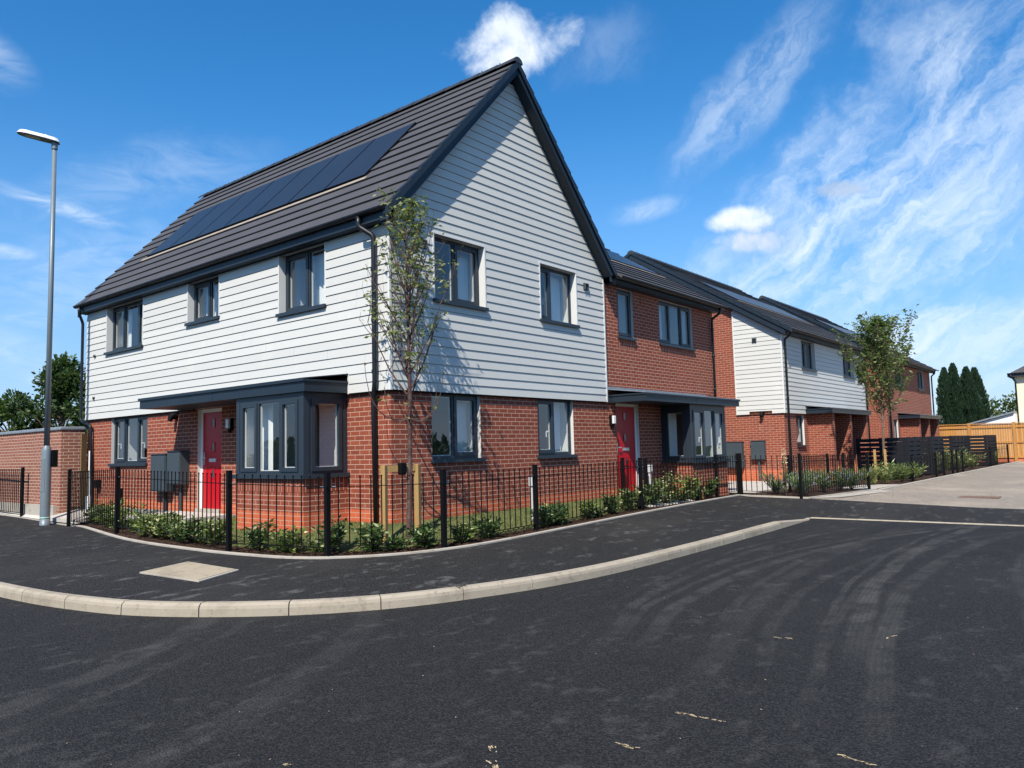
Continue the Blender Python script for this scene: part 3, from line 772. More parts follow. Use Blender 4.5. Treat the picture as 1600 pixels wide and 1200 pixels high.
# rooms
bxi = -.66
mb = MB()
mb.m = 0
mb.box(.25, W-.1, .25, L-.1, 2.25, 2.55); mb.box(.1, W-.1, .1, L-.1, 4.76, 4.8)
mb.box(3.1, 3.2, .3, L-.2, .12, 2.25); mb.box(.06, 3.1, 3.02, 3.12, .12, 2.25); mb.box(bxi, .06, 2.875, 2.889, .86, 2.03); mb.box(.35, 3.1, 7.0, 7.1, .12, 2.25)
mb.box(2.9, 3.0, .3, L-.2, 2.55, 4.76); mb.box(.35, 2.9, 3.5, 3.6, 2.55, 4.76); mb.box(.35, 2.9, 7.0, 7.1, 2.55, 4.76)
mb.build('inner_walls', M['room'], house)
mb = MB(); mb.box(.06, W-.06, .06, L-.06, .02, .12); mb.box(.25, W-.1, .25, L-.1, 2.551, 2.56); mb.build('inner_floor', M['carpet'], house)

# ================================================================== HOUSE 1b (terraced brick house)
TX0, TX1 = W+.01, 11.62
th = thing('terraced_house', (9, 3, 0), 'red brick house joined to the right of the white boarded corner house', 'house')
FT = Fy(.05)
opsT = [(6.49, 7.46, .10, 2.09), (8.55, 10.45, .80, 2.05), (6.72, 7.38, 3.58, 4.66), (8.60, 10.36, 3.60, 4.66)]
mb = MB()
wall_face(mb, FT, 0, W-.04, TX1, -.25, 4.74, opsT)
mb.face([(TX1, .05, -.25), (TX1, 9.8, -.25), (TX1, 9.8, 4.7), (TX1, 5.0, 7.9), (TX1, .05, 4.7)])
mb.face([(W+.3, 9.8, -.25), (TX1, 9.8, -.25), (TX1, 9.8, 4.7), (W+.3, 9.8, 4.7)][::-1])
mb.build('brick_wall', M['brick'], th)
soldier(FT, 0, 6.68, 7.42, 3.31, 3.53, th); soldier(FT, 0, 8.56, 10.4, 3.33, 3.55, th)
window(th, FT, 0, 6.72, 7.38, 3.58, 4.66, [(1, 's')], .06)
window(th, FT, 0, 8.60, 10.36, 3.60, 4.66, [(.36, 's'), (.32, 'f'), (.32, 's')], .06, blind=[(9.0, 9.25), (10.05, 10.3)])
mb = MB(); mb.box(7.73, 7.87, .03, .06, 4.41, 4.55); mb.build('air_brick', M['red_terra'] if 'red_terra' in M else M['brick'], th)
door(th, FT, 0, 6.49, 7.46, .12, 2.09, 'b')
wall_light(th, FT, 0, 6.27, 1.72)
ty, tx0, tx1 = -.70, 8.5, 10.42
mb = MB(); mb.box(tx0, tx1, ty, .05, -.25, .74); mb.build('bay_brick', M['brick'], th)
s = MB()
fquad(s, Fy(ty), [(tx0, .004, .51), (tx1, .004, .51), (tx1, .004, .735), (tx0, .004, .735)], [(.01, tx0), (.01, tx1), (.215, tx1), (.215, tx0)])
s.build('soldier_course', M['brick'], th)
mb = MB(); mb.box(tx0-.06, tx1+.05, ty-.05, .05, .74, .79); mb.box(tx0-.06, tx1+.05, ty-.062, ty-.05, .725, .79); mb.build_each('bay_sill', M['frame'], th)
mb = MB(); mb.box(tx0, tx0+.1, ty, ty+.1, .79, 2.1); mb.box(tx1-.08, tx1, ty, ty+.1, .79, 2.1); mb.box(tx0+.1, tx1-.08, ty, ty+.06, 2.0, 2.1); mb.box(tx0, tx0+.06, ty+.1, .05, 2.0, 2.1); mb.box(tx0, tx0+.06, -.02, .05, .79, 2.0)
mb.box(tx1-.06, tx1, ty+.1, .05, .79, 2.1)
mb.build_each('bay_frame', M['frame'], th)
window(th, Fy(ty), 0, tx0+.1, tx1-.08, .79, 2.0, [(.36, 's'), (.30, 'f'), (.34, 's')], .006, sill=False, handle='b', blind=[(10.0, 10.25)])
window(th, Fx(tx0), 0, ty+.1, -.02, .79, 2.0, [(1, 's')], .006, sill=False)
canopy(th, FT, 6.2, 10.98, .90, 2.085, 2.27, 'lead', back=.0)
mb = MB(); mb.box(6.16, 10.95, .0, .05, 2.36, 2.43); mb.build('lead_flashing', M['lead'], th)
T2 = .62
mb = MB(); UT = Vector((0, 1, T2)).normalized(); UTb = Vector((0, -1, T2)).normalized()
eT = (-.36, 4.77); ridgeT = 5.1; slT = (ridgeT-eT[0])*math.hypot(1, T2); nT = 18; gT = slT/nT
def x0T(i):
    y = eT[0]+i*gT/math.hypot(1, T2); z = eT[1]+T2*(y-eT[0])
    return max(3.3, min(W+.19, 2*XR-(z-5.07)/SR-.12)) if y > .1 else W+.20
roof_courses(mb, (0, eT[0], eT[1]), UT, (1, 0, 0), x0T, TX1+.14, nT, gT)
roof_courses(mb, (0, 2*ridgeT-eT[0], eT[1]), UTb, (1, 0, 0), 4.0, TX1+.14, nT, gT)
mb.build('roof', M['tile'], th)
mb = MB(); mb.box(W+.2, TX1+.12, -.17, -.14, 4.70, 4.88); mb.box(W+.2, TX1+.12, -.14, .05, 4.68, 4.70); mb.box(TX1, TX1+.1, -.14, 3, 4.7, 4.72)
for mir in (False, True):
    f = lambda y: 2*ridgeT-y if mir else y
    pts = [(-.15, 4.64), (ridgeT, 4.64+T2*(ridgeT+.15)), (ridgeT, 4.83+T2*(ridgeT+.15)), (-.15, 4.83)]
    mb.hexa([(TX1+.08, f(y), z) for y, z in pts], [(TX1+.12, f(y), z) for y, z in pts])
mb.build_each('fascia', M['fascia'], th)
zT = eT[1]+T2*(ridgeT-eT[0])
ridge(th, (3.6, ridgeT, zT-.08), (TX1+.16, ridgeT, zT-.08), .12)
gutter(th, (W+.22, -.235, 4.81), (TX1+.1, -.235, 4.81), (0, -1, 0))
pipe(th, [(11.48, -.235, 4.78), (11.48, -.235, 4.64), (11.42, -.02, 4.48), (11.42, -.02, 0)], .034, (2.6, 3.5, 4.2))
solar_array(th, (0, eT[0], eT[1]), UT, (1, 0, 0), 6.75, 2.0, 4, 1.1, 1.7, flash=True)
mb = MB(); mb.box(W+.3, TX1-.1, .2, 9.7, 2.25, 2.55); mb.box(W, TX1, .1, 9.7, 4.76, 4.8); mb.box(W+.2, TX1-.1, 3.4, 3.5, .12, 4.7); mb.box(8.0, 8.1, .2, 3.4, .12, 4.7)
mb.build('inner_walls', M['room'], th)
mb = MB(); mb.box(W, TX1-.1, .1, 9.7, .02, .12); mb.build('inner_floor', M['carpet'], th)

# ================================================================== HOUSES 2 and 3
def row_house(dx, dy, white, label):
    h = thing('row_house', (20+dx, 4+dy, 0), label, 'house', 'row houses down the side street')
    X0, X1, Y0 = 16.96+dx, 26.6+dx, .13+dy; RY = 5.45+dy; YB = 2*RY-Y0
    FW, FF = Fx(X0), Fy(Y0)
    ops = [(X0+1.14, X0+1.9, 1.04, 2.05), (X0+2.9, X0+3.85, -.05, 2.05), (X0+5.0, X0+5.95, -.05, 2.05)]
    up = [(X0+1.85, X0+3.3, 3.68, 4.68), (X0+6.6, X0+8.05, 3.68, 4.68)]
    mb = MB(); b = -.05
    wall_face(mb, FF, b, X0+.05, X1, -.35, 4.70 if not white else 2.35, ops+([] if white else up))
    zt = lambda y: 4.72+T2*(min(y, 2*RY-y)-Y0)
    mb.face([(X0+.05, Y0+.05, -.35), (X0+.05, YB, -.35), (X0+.05, YB, 4.7), (X0+.05, RY, zt(RY)), (X0+.05, Y0+.05, 4.7)][::-1])
    mb.face([(X1, Y0+.05, -.35), (X1, YB, -.35), (X1, YB, 4.7), (X1, RY, zt(RY)), (X1, Y0+.05, 4.7)])
    mb.face([(X0+.05, YB, -.35), (X1, YB, -.35), (X1, YB, 4.7), (X0+.05, YB, 4.7)][::-1])
    mb.build('brick_wall', M['brick'], h)
    if white:
        mb = MB(); wall_face(mb, FF, -.002, X0, X1, 2.3, 4.72, up, .15, False)
        mb.build_each('reveal_lining', M['trimw'], h)
        mb = MB(); wall_face(mb, FF, -.022, X0+.02, X1-.02, 2.1, 4.7, [(a-.02, c+.02, z0-.02, z1+.02) for a, c, z0, z1 in up]+[(X0+2.69, X1+1, 1.9, 2.36)], 0)
        fquad(mb, FW, [(Y0+.02, -.022, 2.1), (Y0+.42, -.022, 2.1), (Y0+.42, -.022, 2.2), (Y0+.02, -.022, 2.2)]); fquad(mb, FW, [(Y0+1.18, -.022, 2.1), (Y0+1.6, -.022, 2.1), (Y0+1.6, -.022, 2.2), (Y0+1.18, -.022, 2.2)]); fquad(mb, FW, [(Y0+.02, -.022, 2.2), (Y0+1.6, -.022, 2.2), (Y0+1.6, -.022, 5.6), (Y0+.02, -.022, 4.68)])
        mb.build('board_gap_shade', M['black'], h)  # black behind these boards too, shade of the gaps put into its colour
        mb = MB()
        boards(mb, FF, -.028, lambda z: X0, lambda z: X1, 2.1, 4.74, up+[(X0+2.69, X1+1, 1.9, 2.36)])
        boards(mb, FW, -.028, lambda z: max(Y0, Y0+(z-4.68)/T2), lambda z: Y0+1.6, 2.1, 5.66, [(Y0+.42, Y0+1.18, 2.0, 2.21)])
        mb.face([(X0, Y0, 2.1), (X0, Y0+.05, 2.1), (X1, Y0+.05, 2.1), (X1, Y0, 2.1)]); mb.face([(X0, Y0, 2.1), (X0, Y0+1.6, 2.1), (X0+.05, Y0+1.6, 2.1), (X0+.05, Y0, 2.1)])
        mb.build('cladding', M['clad'], h)
        mb = MB(); mb.box(X0-.014, X0+.028, Y0-.016, Y0+.028, 2.095, 4.74); mb.box(X0-.012, X0+.05, Y0+1.6, Y0+1.63, 2.095, 5.6)
        mb.box(X0-.01, X0+.04, Y0+.42, Y0+1.18, 2.19, 2.21)
        for a, c, z0, z1 in up:
            mb.box(a-.028, a-.001, Y0-.012, Y0+.01, z0, 4.7); mb.box(c+.001, c+.028, Y0-.012, Y0+.01, z0, 4.7)
        mb.build_each('trim', M['trimw'], h)
    off, dp = (0, .13) if white else (b, .07)
    for a, c, z0, z1 in up: window(h, FF, off, a, c, z0, z1, [(.5, 's'), (.5, 's')], dp, blind=[(a+.7, a+1.0)])
    window(h, FF, b, *ops[0], [(1, 's')], .07)
    for o in ops[1:]: door(h, FF, b, *o)
    for x in (19.26, 21.27, 23.40):
        mb = MB(); mb.box(x+dx, x+dx+.22, -.65+dy, Y0+.05, -.35, 2.1); mb.build('porch_pier', M['brick'], h)
    canopy(h, FF, 18.95+dx, 23.75+dx, .88, 2.10, 2.28, 'lead', back=-.04)
    if white: vent(h, FW, .006, 1.02+dy, 4.55, M['box'], .075)
    if white:
        mb = MB(); mb.tube([(X0+.05, .88+dy, 2.13), (X0-.05, .88+dy, 2.12), (X0-.12, .88+dy, 2.02)], [.07, .07, .05], 12); mb.build('security_light', M['black'], h)
        meter_box(h, FW, b, .84+dy, 1.30+dy, .60, 1.21, .14, True, -.1); meter_box(h, FW, b, 1.58+dy, 2.12+dy, .34, 1.19, .2, False)
    UR = Vector((0, 1, T2)).normalized(); URb = Vector((0, -1, T2)).normalized(); e0 = Y0-.40; ez_ = 4.80-.02
    sl = (RY-e0)*math.hypot(1, T2); nn = 19; g = sl/nn
    mb = MB(); roof_courses(mb, (0, e0, ez_), UR, (1, 0, 0), X0-.17, X1+.14, nn, g); roof_courses(mb, (0, 2*RY-e0, ez_), URb, (1, 0, 0), X0-.17, X1+.14, nn, g)
    mb.build('roof', M['tile'], h)
    zr = ez_+T2*(RY-e0)
    mb = MB(); mb.box(X0-.15, X1+.12, Y0-.18, Y0-.15, 4.70, 4.9); mb.box(X0-.15, X1+.12, Y0-.15, Y0-.001, 4.685, 4.70)
    if white: mb.box(X0-.02, X1, Y0-.02, Y0-.001, 4.66, 4.684)
    mb.build_each('fascia', M['fascia'], h)
    mb = MB()
    for mir in (False, True):
        f = lambda y: 2*RY-y if mir else y
        for xa, xb in ((X0-.2, X0-.165), (X1+.10, X1+.14)):
            pts = [(Y0-.2, 4.60), (RY, 4.60+T2*(RY-Y0+.2)), (RY, 4.86+T2*(RY-Y0+.2)), (Y0-.2, 4.86)]
            mb.hexa([(xa, f(y), z) for y, z in pts], [(xb, f(y), z) for y, z in pts])
        pts = [(Y0-.0, 4.715), (RY, 4.715+T2*(RY-Y0)), (RY, 4.745+T2*(RY-Y0)), (Y0-.0, 4.745)]
        mb.hexa([(X0-.165, f(y), z) for y, z in pts], [(X0-.0, f(y), z) for y, z in pts])
    mb.build_each('bargeboard', M['fascia'], h)
    mb = MB()
    for mir in (False, True):
        f = lambda y: 2*RY-y if mir else y
        for i in range(nn):
            ya, yb = e0+i*(RY-e0)/nn, e0+(i+1.03)*(RY-e0)/nn
            zz = lambda y: ez_+T2*(y-e0)
            pts = [(ya, zz(ya)-.10), (yb, zz(yb)-.10), (yb, zz(yb)+.012), (ya, zz(ya)+.05)]
            mb.hexa([(X0-.235, f(y), z) for y, z in pts], [(X0-.10, f(y), z) for y, z in pts])
    mb.build('verge_trim', M['fascia'], h)
    ridge(h, (X0-.24, RY, zr-.08), (X1+.16, RY, zr-.08), .12)
    gutter(h, (X0-.12, Y0-.245, 4.83), (X1+.1, Y0-.245, 4.83), (0, -1, 0))
    pipe(h, [(X0+.25, Y0-.245, 4.8), (X0+.25, Y0-.245, 4.66), (X0+.14, Y0-.07, 4.5), (X0+.14, Y0-.07, -.2)], .036, (2.6, 3.5, 4.2))
    pipe(h, [(X1-.15, Y0-.245, 4.8), (X1-.15, Y0-.245, 4.66), (X1-.15, Y0-.07, 4.5), (X1-.15, Y0-.07, -.2)], .036, (2.6, 3.5))
    solar_array(h, (0, e0, ez_), UR, (1, 0, 0), X0+.9, 2.6, 7, 1.1, 1.7)
    mb = MB(); mb.box(X0+.2, X1-.1, Y0+.2, YB-.1, 2.25, 2.55); mb.box(X0+.1, X1-.1, Y0+.1, YB-.1, 4.74, 4.78); mb.box(X0+.2, X1-.1, Y0+3, Y0+3.1, 0, 4.7)
    mb.build('inner_walls', M['room'], h)
    return h
row_house(0, 0, True, 'white boarded house beyond the corner railings, with three brick porch piers')
row_house(12.25, -.2, False, 'all brick house at the end of the row, standing behind the young leafy tree')

# ================================================================== GROUND
def loft(name, A, B, mat, n=6, kind='structure', sub=4, crown=0):
    def dens(P):
        o = []
        for a, b in zip(P, P[1:]):
            for t in range(sub): o.append(tuple(a[i]+(b[i]-a[i])*t/sub for i in range(3)))
        return o+[P[-1]]
    A, B = dens(A), dens(B); mb = MB()
    for (a0, a1, b0, b1) in zip(A, A[1:], B, B[1:]):
        for j in range(n):
            t0, t1 = j/n, (j+1)/n
            L_ = lambda p, q, t: tuple(p[i]+(q[i]-p[i])*t for i in range(3))
            q = [L_(a0, b0, t0), L_(a1, b1, t0), L_(a1, b1, t1), L_(a0, b0, t1)]
            nrm = (Vector(q[1])-Vector(q[0])).cross(Vector(q[3])-Vector(q[0]))
            if nrm.z < 0: q.reverse()
            mb.face(q)
    o = mb.build(name, mat, smooth=False); tag(o, kind=kind); return o
def catmull(P, n=6):
    o = []
    for i in range(len(P)-1):
        p0 = Vector(P[max(i-1, 0)]); p1 = Vector(P[i]); p2 = Vector(P[i+1]); p3 = Vector(P[min(i+2, len(P)-1)])
        for k in range(n):
            t = k/n; o.append(tuple(.5*((2*p1)+(p2-p0)*t+(2*p0-5*p1+4*p2-p3)*t*t+(3*p1-p0-3*p2+p3)*t**3)))
    o.append(tuple(P[-1])); return o
def offset(P, d):
    o = []
    for i, p in enumerate(P):
        a = Vector(P[max(i-1, 0)][:2]); b = Vector(P[min(i+1, len(P)-1)][:2]); t = (b-a).normalized()
        nn = Vector((-t.y, t.x)); o.append((p[0]+nn.x*d, p[1]+nn.y*d))
    return o
# kerb line at road level, from far left round the corner to the side street
K = catmull([(-4.62, 30, 0), (-4.6, 12, 0), (-4.58, 6, 0), (-4.55, 3, 0), (-4.48, 1.2, 0), (-4.33, .1, 0), (-4.11, -.72, 0), (-3.68, -1.52, 0), (-3.05, -2.27, 0), (-2.30, -2.80, 0), (-1.4, -3.15, 0), (-.4, -3.40, 0), (.9, -3.53, 0), (3.0, -3.55, 0), (5.6, -3.5, 0), (7.15, -3.45, 0)], 6)
mb = MB(); mb.face([(-400, -400, -.55), (500, -400, -.55), (500, 500, -.55), (-400, 500, -.55)]); tag(mb.build('ground', M['earth']), kind='structure')
mb = MB(); st = 4
for i in range(-15, 15):
    for j in range(-15, 15):
        x, y = i*st, j*st
        if x < 8.5: mb.face([(x, y, -.42), (min(x+st, 8.45), y, -.42), (min(x+st, 8.45), y+st, -.42), (x, y+st, -.42)])
tag(mb.build('road', M['road']), kind='structure')
# kerb stones
def resample(P, step):
    o = [Vector(P[0])]; acc = 0; cur = Vector(P[0])
    for p in P[1:]:
        p = Vector(p)
        while (p-cur).length+acc >= step:
            d = (p-cur).normalized(); cur = cur+d*(step-acc); acc = 0; o.append(cur.copy())
        acc += (p-cur).length; cur = p
    return o
Kr = resample([(x, y) for x, y, _ in K], .1); mb = MB()
per = 9
for i in range(0, len(Kr)-per, per):
    seg = Kr[i:i+per+1]; top = -.292
    left = []
    for j, p in enumerate(seg):
        a = Kr[max(i+j-1, 0)]; b = Kr[min(i+j+1, len(Kr)-1)]; t = (b-a).normalized(); nn = Vector((-t.y, t.x))
        if j == 0: p = p+t*.006
        if j == len(seg)-1: p = p-t*.006
        prof = [(0, -.47), (.004, -.345), (.012, -.315), (.045, top), (.125, top), (.125, -.47)]
        left.append([(p.x+nn.x*o, p.y+nn.y*o, z) for o, z in prof])
    base = len(mb.v)
    for r in left: mb.v += r
    m_ = len(left[0])
    for j in range(len(left)-1):
        for k in range(m_-1):
            mb.f.append((base+j*m_+k, base+(j+1)*m_+k, base+(j+1)*m_+k+1, base+j*m_+k+1)); mb.uv.append(None); mb.mi.append(0)
    mb.f.append(tuple(base+k for k in range(m_))); mb.f.append(tuple(base+(len(left)-1)*m_+k for k in reversed(range(m_)))); mb.uv += [None]*2; mb.mi += [0]*2
# dropper kerb and flush strip across the side street
def kseg(p, q, zp, zq):
    p, q = Vector(p), Vector(q); t = (q-p).normalized(); nn = Vector((-t.y, t.x)); A = []
    for c, z in ((p+t*.004, zp), (q-t*.004, zq)):
        A.append([(c.x+nn.x*o, c.y+nn.y*o, zz) for o, zz in ((0, -.47), (.006, z-.02), (.02, z), (.125, z), (.125, -.47))])
    mb.hexa(A[0], A[1])
kseg(tuple(Kr[(len(Kr)-1)//per*per]), (8.05, -3.42), -.292, -.40)
y = -3.3; kx = 8.45
kseg((8.05, -3.42), (8.45, -3.32), -.40, -.405)
while y > -24:
    kseg((kx, y), (kx-.012, y-.915), -.405, -.408); y -= .915; kx -= .012
tag(mb.build('kerb', M['kerb']), kind='structure')
Kin = [(p[0], p[1], -.293) for p in offset([tuple(v) for v in Kr[:(len(Kr)-1)//per*per+1]], .121)]
E = catmull([(-.62, 24, -.2), (-.66, 14.3, -.22), (-.84, 9.6, -.275), (-1.12, 8.2, -.21), (-1.92, 4.4, -.18), (-2.1, 1.88, -.17), (-1.97, .53, -.18), (-1.76, -.17, -.19), (-1.41, -.68, -.19), (-.85, -1.08, -.19), (-.02, -1.38, -.18), (1.05, -1.43, -.17), (2.8, -1.37, -.15), (5.1, -1.25, -.13), (8.4, -1.06, -.12), (10.46, -1.0, -.12)], 6)
def at_frac(P, n):
    d = [0]
    for a, b in zip(P, P[1:]): d.append(d[-1]+(Vector(b)-Vector(a)).length)
    o = []
    for i in range(n):
        t = d[-1]*i/(n-1); k = max(j for j in range(len(d)) if d[j] <= t+1e-9); k = min(k, len(P)-2)
        f = (t-d[k])/(d[k+1]-d[k]) if d[k+1] > d[k] else 0; o.append(tuple(P[k][m]+(P[k+1][m]-P[k][m])*f for m in range(3)))
    return o
def halves(P, key):
    i = min(range(len(P)), key=lambda j: (P[j][0]-key[0])**2+(P[j][1]-key[1])**2); return P[:i+1], P[i:]
k1, k2 = halves(Kin, (-3.0, -2.2)); e1, e2 = halves(E, (-1.45, -.6))
nn_ = 40
PA = at_frac(k1, nn_)[:-1]+at_frac(k2, nn_); PB = at_frac(e1, nn_)[:-1]+at_frac(e2, nn_)
PA += [(8.02, -3.31, -.398), (8.57, -3.25, -.407), (8.55, -6, -.409), (8.4, -12, -.409), (8.2, -26, -.409)]
PB += [(10.62, -1.05, -.125), (10.68, -2.4, -.17), (10.55, -6, -.28), (10.3, -12, -.34), (10.0, -26, -.36)]
loft('pavement', PA, PB, M['pave'], 10, sub=2)
# edging strip
Eo = [(p[0], p[1], E[i][2]+.006) for i, p in enumerate(offset(E, .06))]
mb = MB()
for i in range(len(E)-1):
    a, b = Vector(E[i]), Vector(E[i+1]); c, d = Vector(Eo[i]), Vector(Eo[i+1]); up = Vector((0, 0, .02)); dn = Vector((0, 0, -.12))
    mb.hexa([a+dn, b+dn, d+dn, c+dn], [a+up, b+up, d+up, c+up])
for p, q in (((10.46, -1.0, -.12), (10.66, -2.56, -.165)), ((10.66, -2.56, -.165), (14.9, -2.98, -.2))):
    mb.beam(Vector(p)+Vector((0, .0, -.04)), Vector(q)+Vector((0, 0, -.04)), .07, .12)
tag(mb.build('edging_strip', M['edge']), kind='structure')
# planted bed, lawn, gravel
bed = [(p[0], p[1], E[i][2]-.005+.02) for i, p in enumerate(offset(E, .5))]
loft('planting_bed', Eo, bed, M['soil'], 3, sub=1)
i0 = min(range(len(E)), key=lambda i: abs(E[i][1]-4.2)+(0 if E[i][0] < -1 else 9))
lawnA = at_frac([bed[i] for i in range(i0, len(bed))], 40)
wl = [(.0, 4.2, .07), (.0, .9, .085), (.03, .03, .09), (W, .04, .10), (TX1, .05, .05)]
i1 = min(range(len(lawnA)), key=lambda i: (lawnA[i][0]+1.2)**2+(lawnA[i][1]+.2)**2)
wall_pts = at_frac(wl[:3], i1+1)[:-1]+at_frac(wl[2:], len(lawnA)-i1)
lawn = loft('lawn', lawnA, wall_pts, M['lawn'], 8, sub=1)
gA = at_frac([bed[i] for i in range(0, i0+1)], 20)
loft('gravel_strip', gA, at_frac([(0.05, 24, .1), (.05, 10.9, .07), (.05, 4.2, .07)], 20), M['gravel'], 6, sub=1)
# paving slabs
mb = MB()
def slabs(x0, x1, y0, y1, z, s=.45, zf=None):
    nx = max(1, round((x1-x0)/s)); ny = max(1, round((y1-y0)/s))
    for i in range(nx):
        for j in range(ny):
            a, b = x0+(x1-x0)*i/nx+.004, x0+(x1-x0)*(i+1)/nx-.004; c, d = y0+(y1-y0)*j/ny+.004, y0+(y1-y0)*(j+1)/ny-.004
            f = zf or (lambda x, y: z)
            mb.hexa([(a, c, f(a, c)-.08), (b, c, f(b, c)-.08), (b, d, f(b, d)-.08), (a, d, f(a, d)-.08)], [(a, c, f(a, c)), (b, c, f(b, c)), (b, d, f(b, d)), (a, d, f(a, d))])
slabs(-1.1, -.02, 4.3, 6.3, .09); slabs(-.8, -.1, 9.2, 10.9, .03, zf=lambda x, y: .0+.2*(x+.1))
slabs(6.3, 8.4, -.85, .04, .07, zf=lambda x, y: .06+.2*y)
slabs(11.65, 16.9, -.9, 3.0, -.08, zf=lambda x, y: -.10); 
tag(mb.build('paving_slabs', M['slab']), kind='structure')
# ground behind gate / between houses, far road
mb = MB(); mb.face([(11.62, -1.0, -.135), (10.66, -1.0, -.135), (10.66, -2.6, -.17), (14.9, -3.0, -.21), (45, -3.3, -.21), (45, 12, -.13), (11.62, 12, -.13)][::-1])
tag(mb.build('planting_soil', M['soil']), kind='structure')
mb = MB(); loft('path', [(-.80, 9.5, -.235), (-.60, 14.3, -.185), (-.56, 24, -.165), (-.56, 40, -.165)], [(-.2, 9.5, -.03), (-.45, 14.3, -.05), (-.45, 24, -.05), (-.45, 40, -.05)], M['slab'], 2)
mb.face([(-.3, 10.9, .05), (3, 10.9, .05), (3, 60, .05), (-.3, 60, .05)]); mb.face([(3, 9, .04), (30, 14, .04), (60, 60, .04), (3, 60, .04)])
tag(mb.build('rear_ground', M['earth']), kind='structure')
FA_ = [(10.66, -2.62, -.176), (10.57, -6, -.284), (10.32, -12, -.344), (10.02, -26, -.364)]
FB_ = [(14.9, -3.04, -.206), (15.5, -6, -.25), (15.5, -12, -.27), (15.5, -26, -.28)]
loft('side_street', [FA_[0]]+FA_[1:], FB_, M['greyroad'], 8, sub=3)
mb = MB(); mb.face([(14.9, -3.04, -.206), (45, -3.62, -.20), (60, -4, -.2), (60, -26, -.28), (15.5, -26, -.28), (15.5, -12, -.27), (15.5, -6, -.25)][::-1])
tag(mb.build('side_street', M['greyroad']), kind='structure')
mb = MB()
mb.face([(10.67, -2.60, -.168), (14.9, -3.03, -.2), (14.4, -3.5, -.205), (11.2, -3.1, -.172)][::-1])
mb.beam((14.9, -3.10, -.22), (45, -3.70, -.20), .13, .08); mb.face([(14.95, -2.9, -.196), (17.6, -3.0, -.196), (17.2, -2.1, -.19), (15.0, -1.9, -.19)])
tag(mb.build('concrete_threshold', M['edge']), kind='structure')
# gully grate in the side street
mb = MB()
for i in range(9): mb.box(13.0+i*.06, 13.03+i*.06, -6.0, -5.3, -.262, -.244)
mb.box(12.97, 13.56, -6.06, -6.0, -.262, -.242); mb.box(12.97, 13.56, -5.3, -5.24, -.262, -.242)
o = mb.build('drain_grate', M['rust']); tag(o, 'rusty drain grate set in the grey side street', 'drain')
# manhole cover in the pavement
th_ = thing('manhole_cover', (-2.9, .35, -.24), 'square pale concrete manhole cover in the dark pavement', 'manhole cover')
def pz(x, y):  # pavement height
    best = None
    for a, b in zip(PA, PB):
        A2 = Vector(a[:2]); B2 = Vector(b[:2]); d = B2-A2; t = max(0, min(1, (Vector((x, y))-A2).dot(d)/d.length_squared)); q = A2+d*t
        e = (q-Vector((x, y))).length
        if best is None or e < best[0]: best = (e, a[2]+(b[2]-a[2])*t)
    return best[1]
mb = MB(); q = [(-3.32, .86), (-3.22, -.36), (-2.60, -.16), (-2.64, .98)]
mb.hexa([(x, y, pz(x, y)-.05) for x, y in q][::-1] if False else [(x, y, pz(x, y)-.05) for x, y in q], [(x, y, pz(x, y)+.012) for x, y in q])
mb.build('frame', M['edge'], th_)
c = (sum(p[0] for p in q)/4, sum(p[1] for p in q)/4); q2 = [(c[0]+(x-c[0])*.93, c[1]+(y-c[1])*.93) for x, y in q]
mb = MB(); mb.hexa([(x, y, pz(x, y)+.0) for x, y in q2], [(x, y, pz(x, y)+.018) for x, y in q2]); mb.build('cover', M['manhole'], th_)

# ================================================================== RAILINGS
def rail_fence(label, posts, spacing=.14, name='railing_fence', gp=None, picket=True, pw=.062):
    f = thing(name, posts[0][:3], label, 'fence', gp)
    for (x, y, z, h) in posts:
        mb = MB(); mb.box(x-pw/2, x+pw/2, y-pw/2, y+pw/2, z-.2, z+h); mb.box(x-pw/2-.003, x+pw/2+.003, y-pw/2-.003, y+pw/2+.003, z+h, z+h+.008)
        for s in (.17, ): mb.tube([(x-pw/2-.02, y-pw/2-.02, z+h-s), (x+pw/2+.02, y+pw/2+.02, z+h-s)], .007, 6)
        mb.build('post', M['black'], f)
    for a, b in zip(posts, posts[1:]):
        p, q = Vector(a[:3]), Vector(b[:3]); d = q-p; Ld = Vector((d.x, d.y)).length; t = d.normalized()
        mb = MB(); ha, hb = a[3], b[3]
        P = lambda s, k: p+d*s+Vector((0, 0, k+(0)))
        for k0, k1 in ((ha-.18, hb-.18), (.10, .10)):
            mb.beam(p+t*.03+Vector((0, 0, k0)), q-t*.03+Vector((0, 0, k1)), .030, .010)
        n = max(1, round(Ld/spacing))
        if picket:
            for i in range(1, n):
                s = i/n; h = ha+(hb-ha)*s-.045
                mb.tube([P(s, .10), P(s, h-.015), P(s, h-.008), P(s, h), P(s, h+.006)], [.009, .009, .015, .015, .006], 6)
        mb.build('railing_panel', M['black'], f)
        for e, hh in ((p, ha), (q, hb)):
            mb = MB(); s_ = 1 if e is p else -1; c = e+t*s_*.06; mb.tube([c+Vector((0, 0, hh-.18)), c+t*s_*.05+Vector((0, 0, hh-.18))], .012, 6); mb.build('bracket', M['steel'], f)
    return f
G = 'black railings around the front gardens'
rail_fence('black metal railing curving round the corner house garden', [(-.92, 9.3, -.25, 1.2), (-1.53, 5.6, -.15, 1.16), (-1.93, 1.21, -.15, 1.10), (-1.5, -.43, -.16, 1.06), (-.14, -1.21, -.16, 1.05), (2.04, -1.13, -.15, 1.04), (5.77, -.91, -.12, 1.03), (9.32, -.90, -.11, 1.0), (10.53, -.92, -.11, 1.01)], gp=G)
rail_fence('black metal railing left of the street lamp, at the picture edge', [(-.65, 12.85, -.22, 1.22), (-.6, 15.2, -.2, 1.2), (-.6, 17.6, -.2, 1.2)], gp=G)
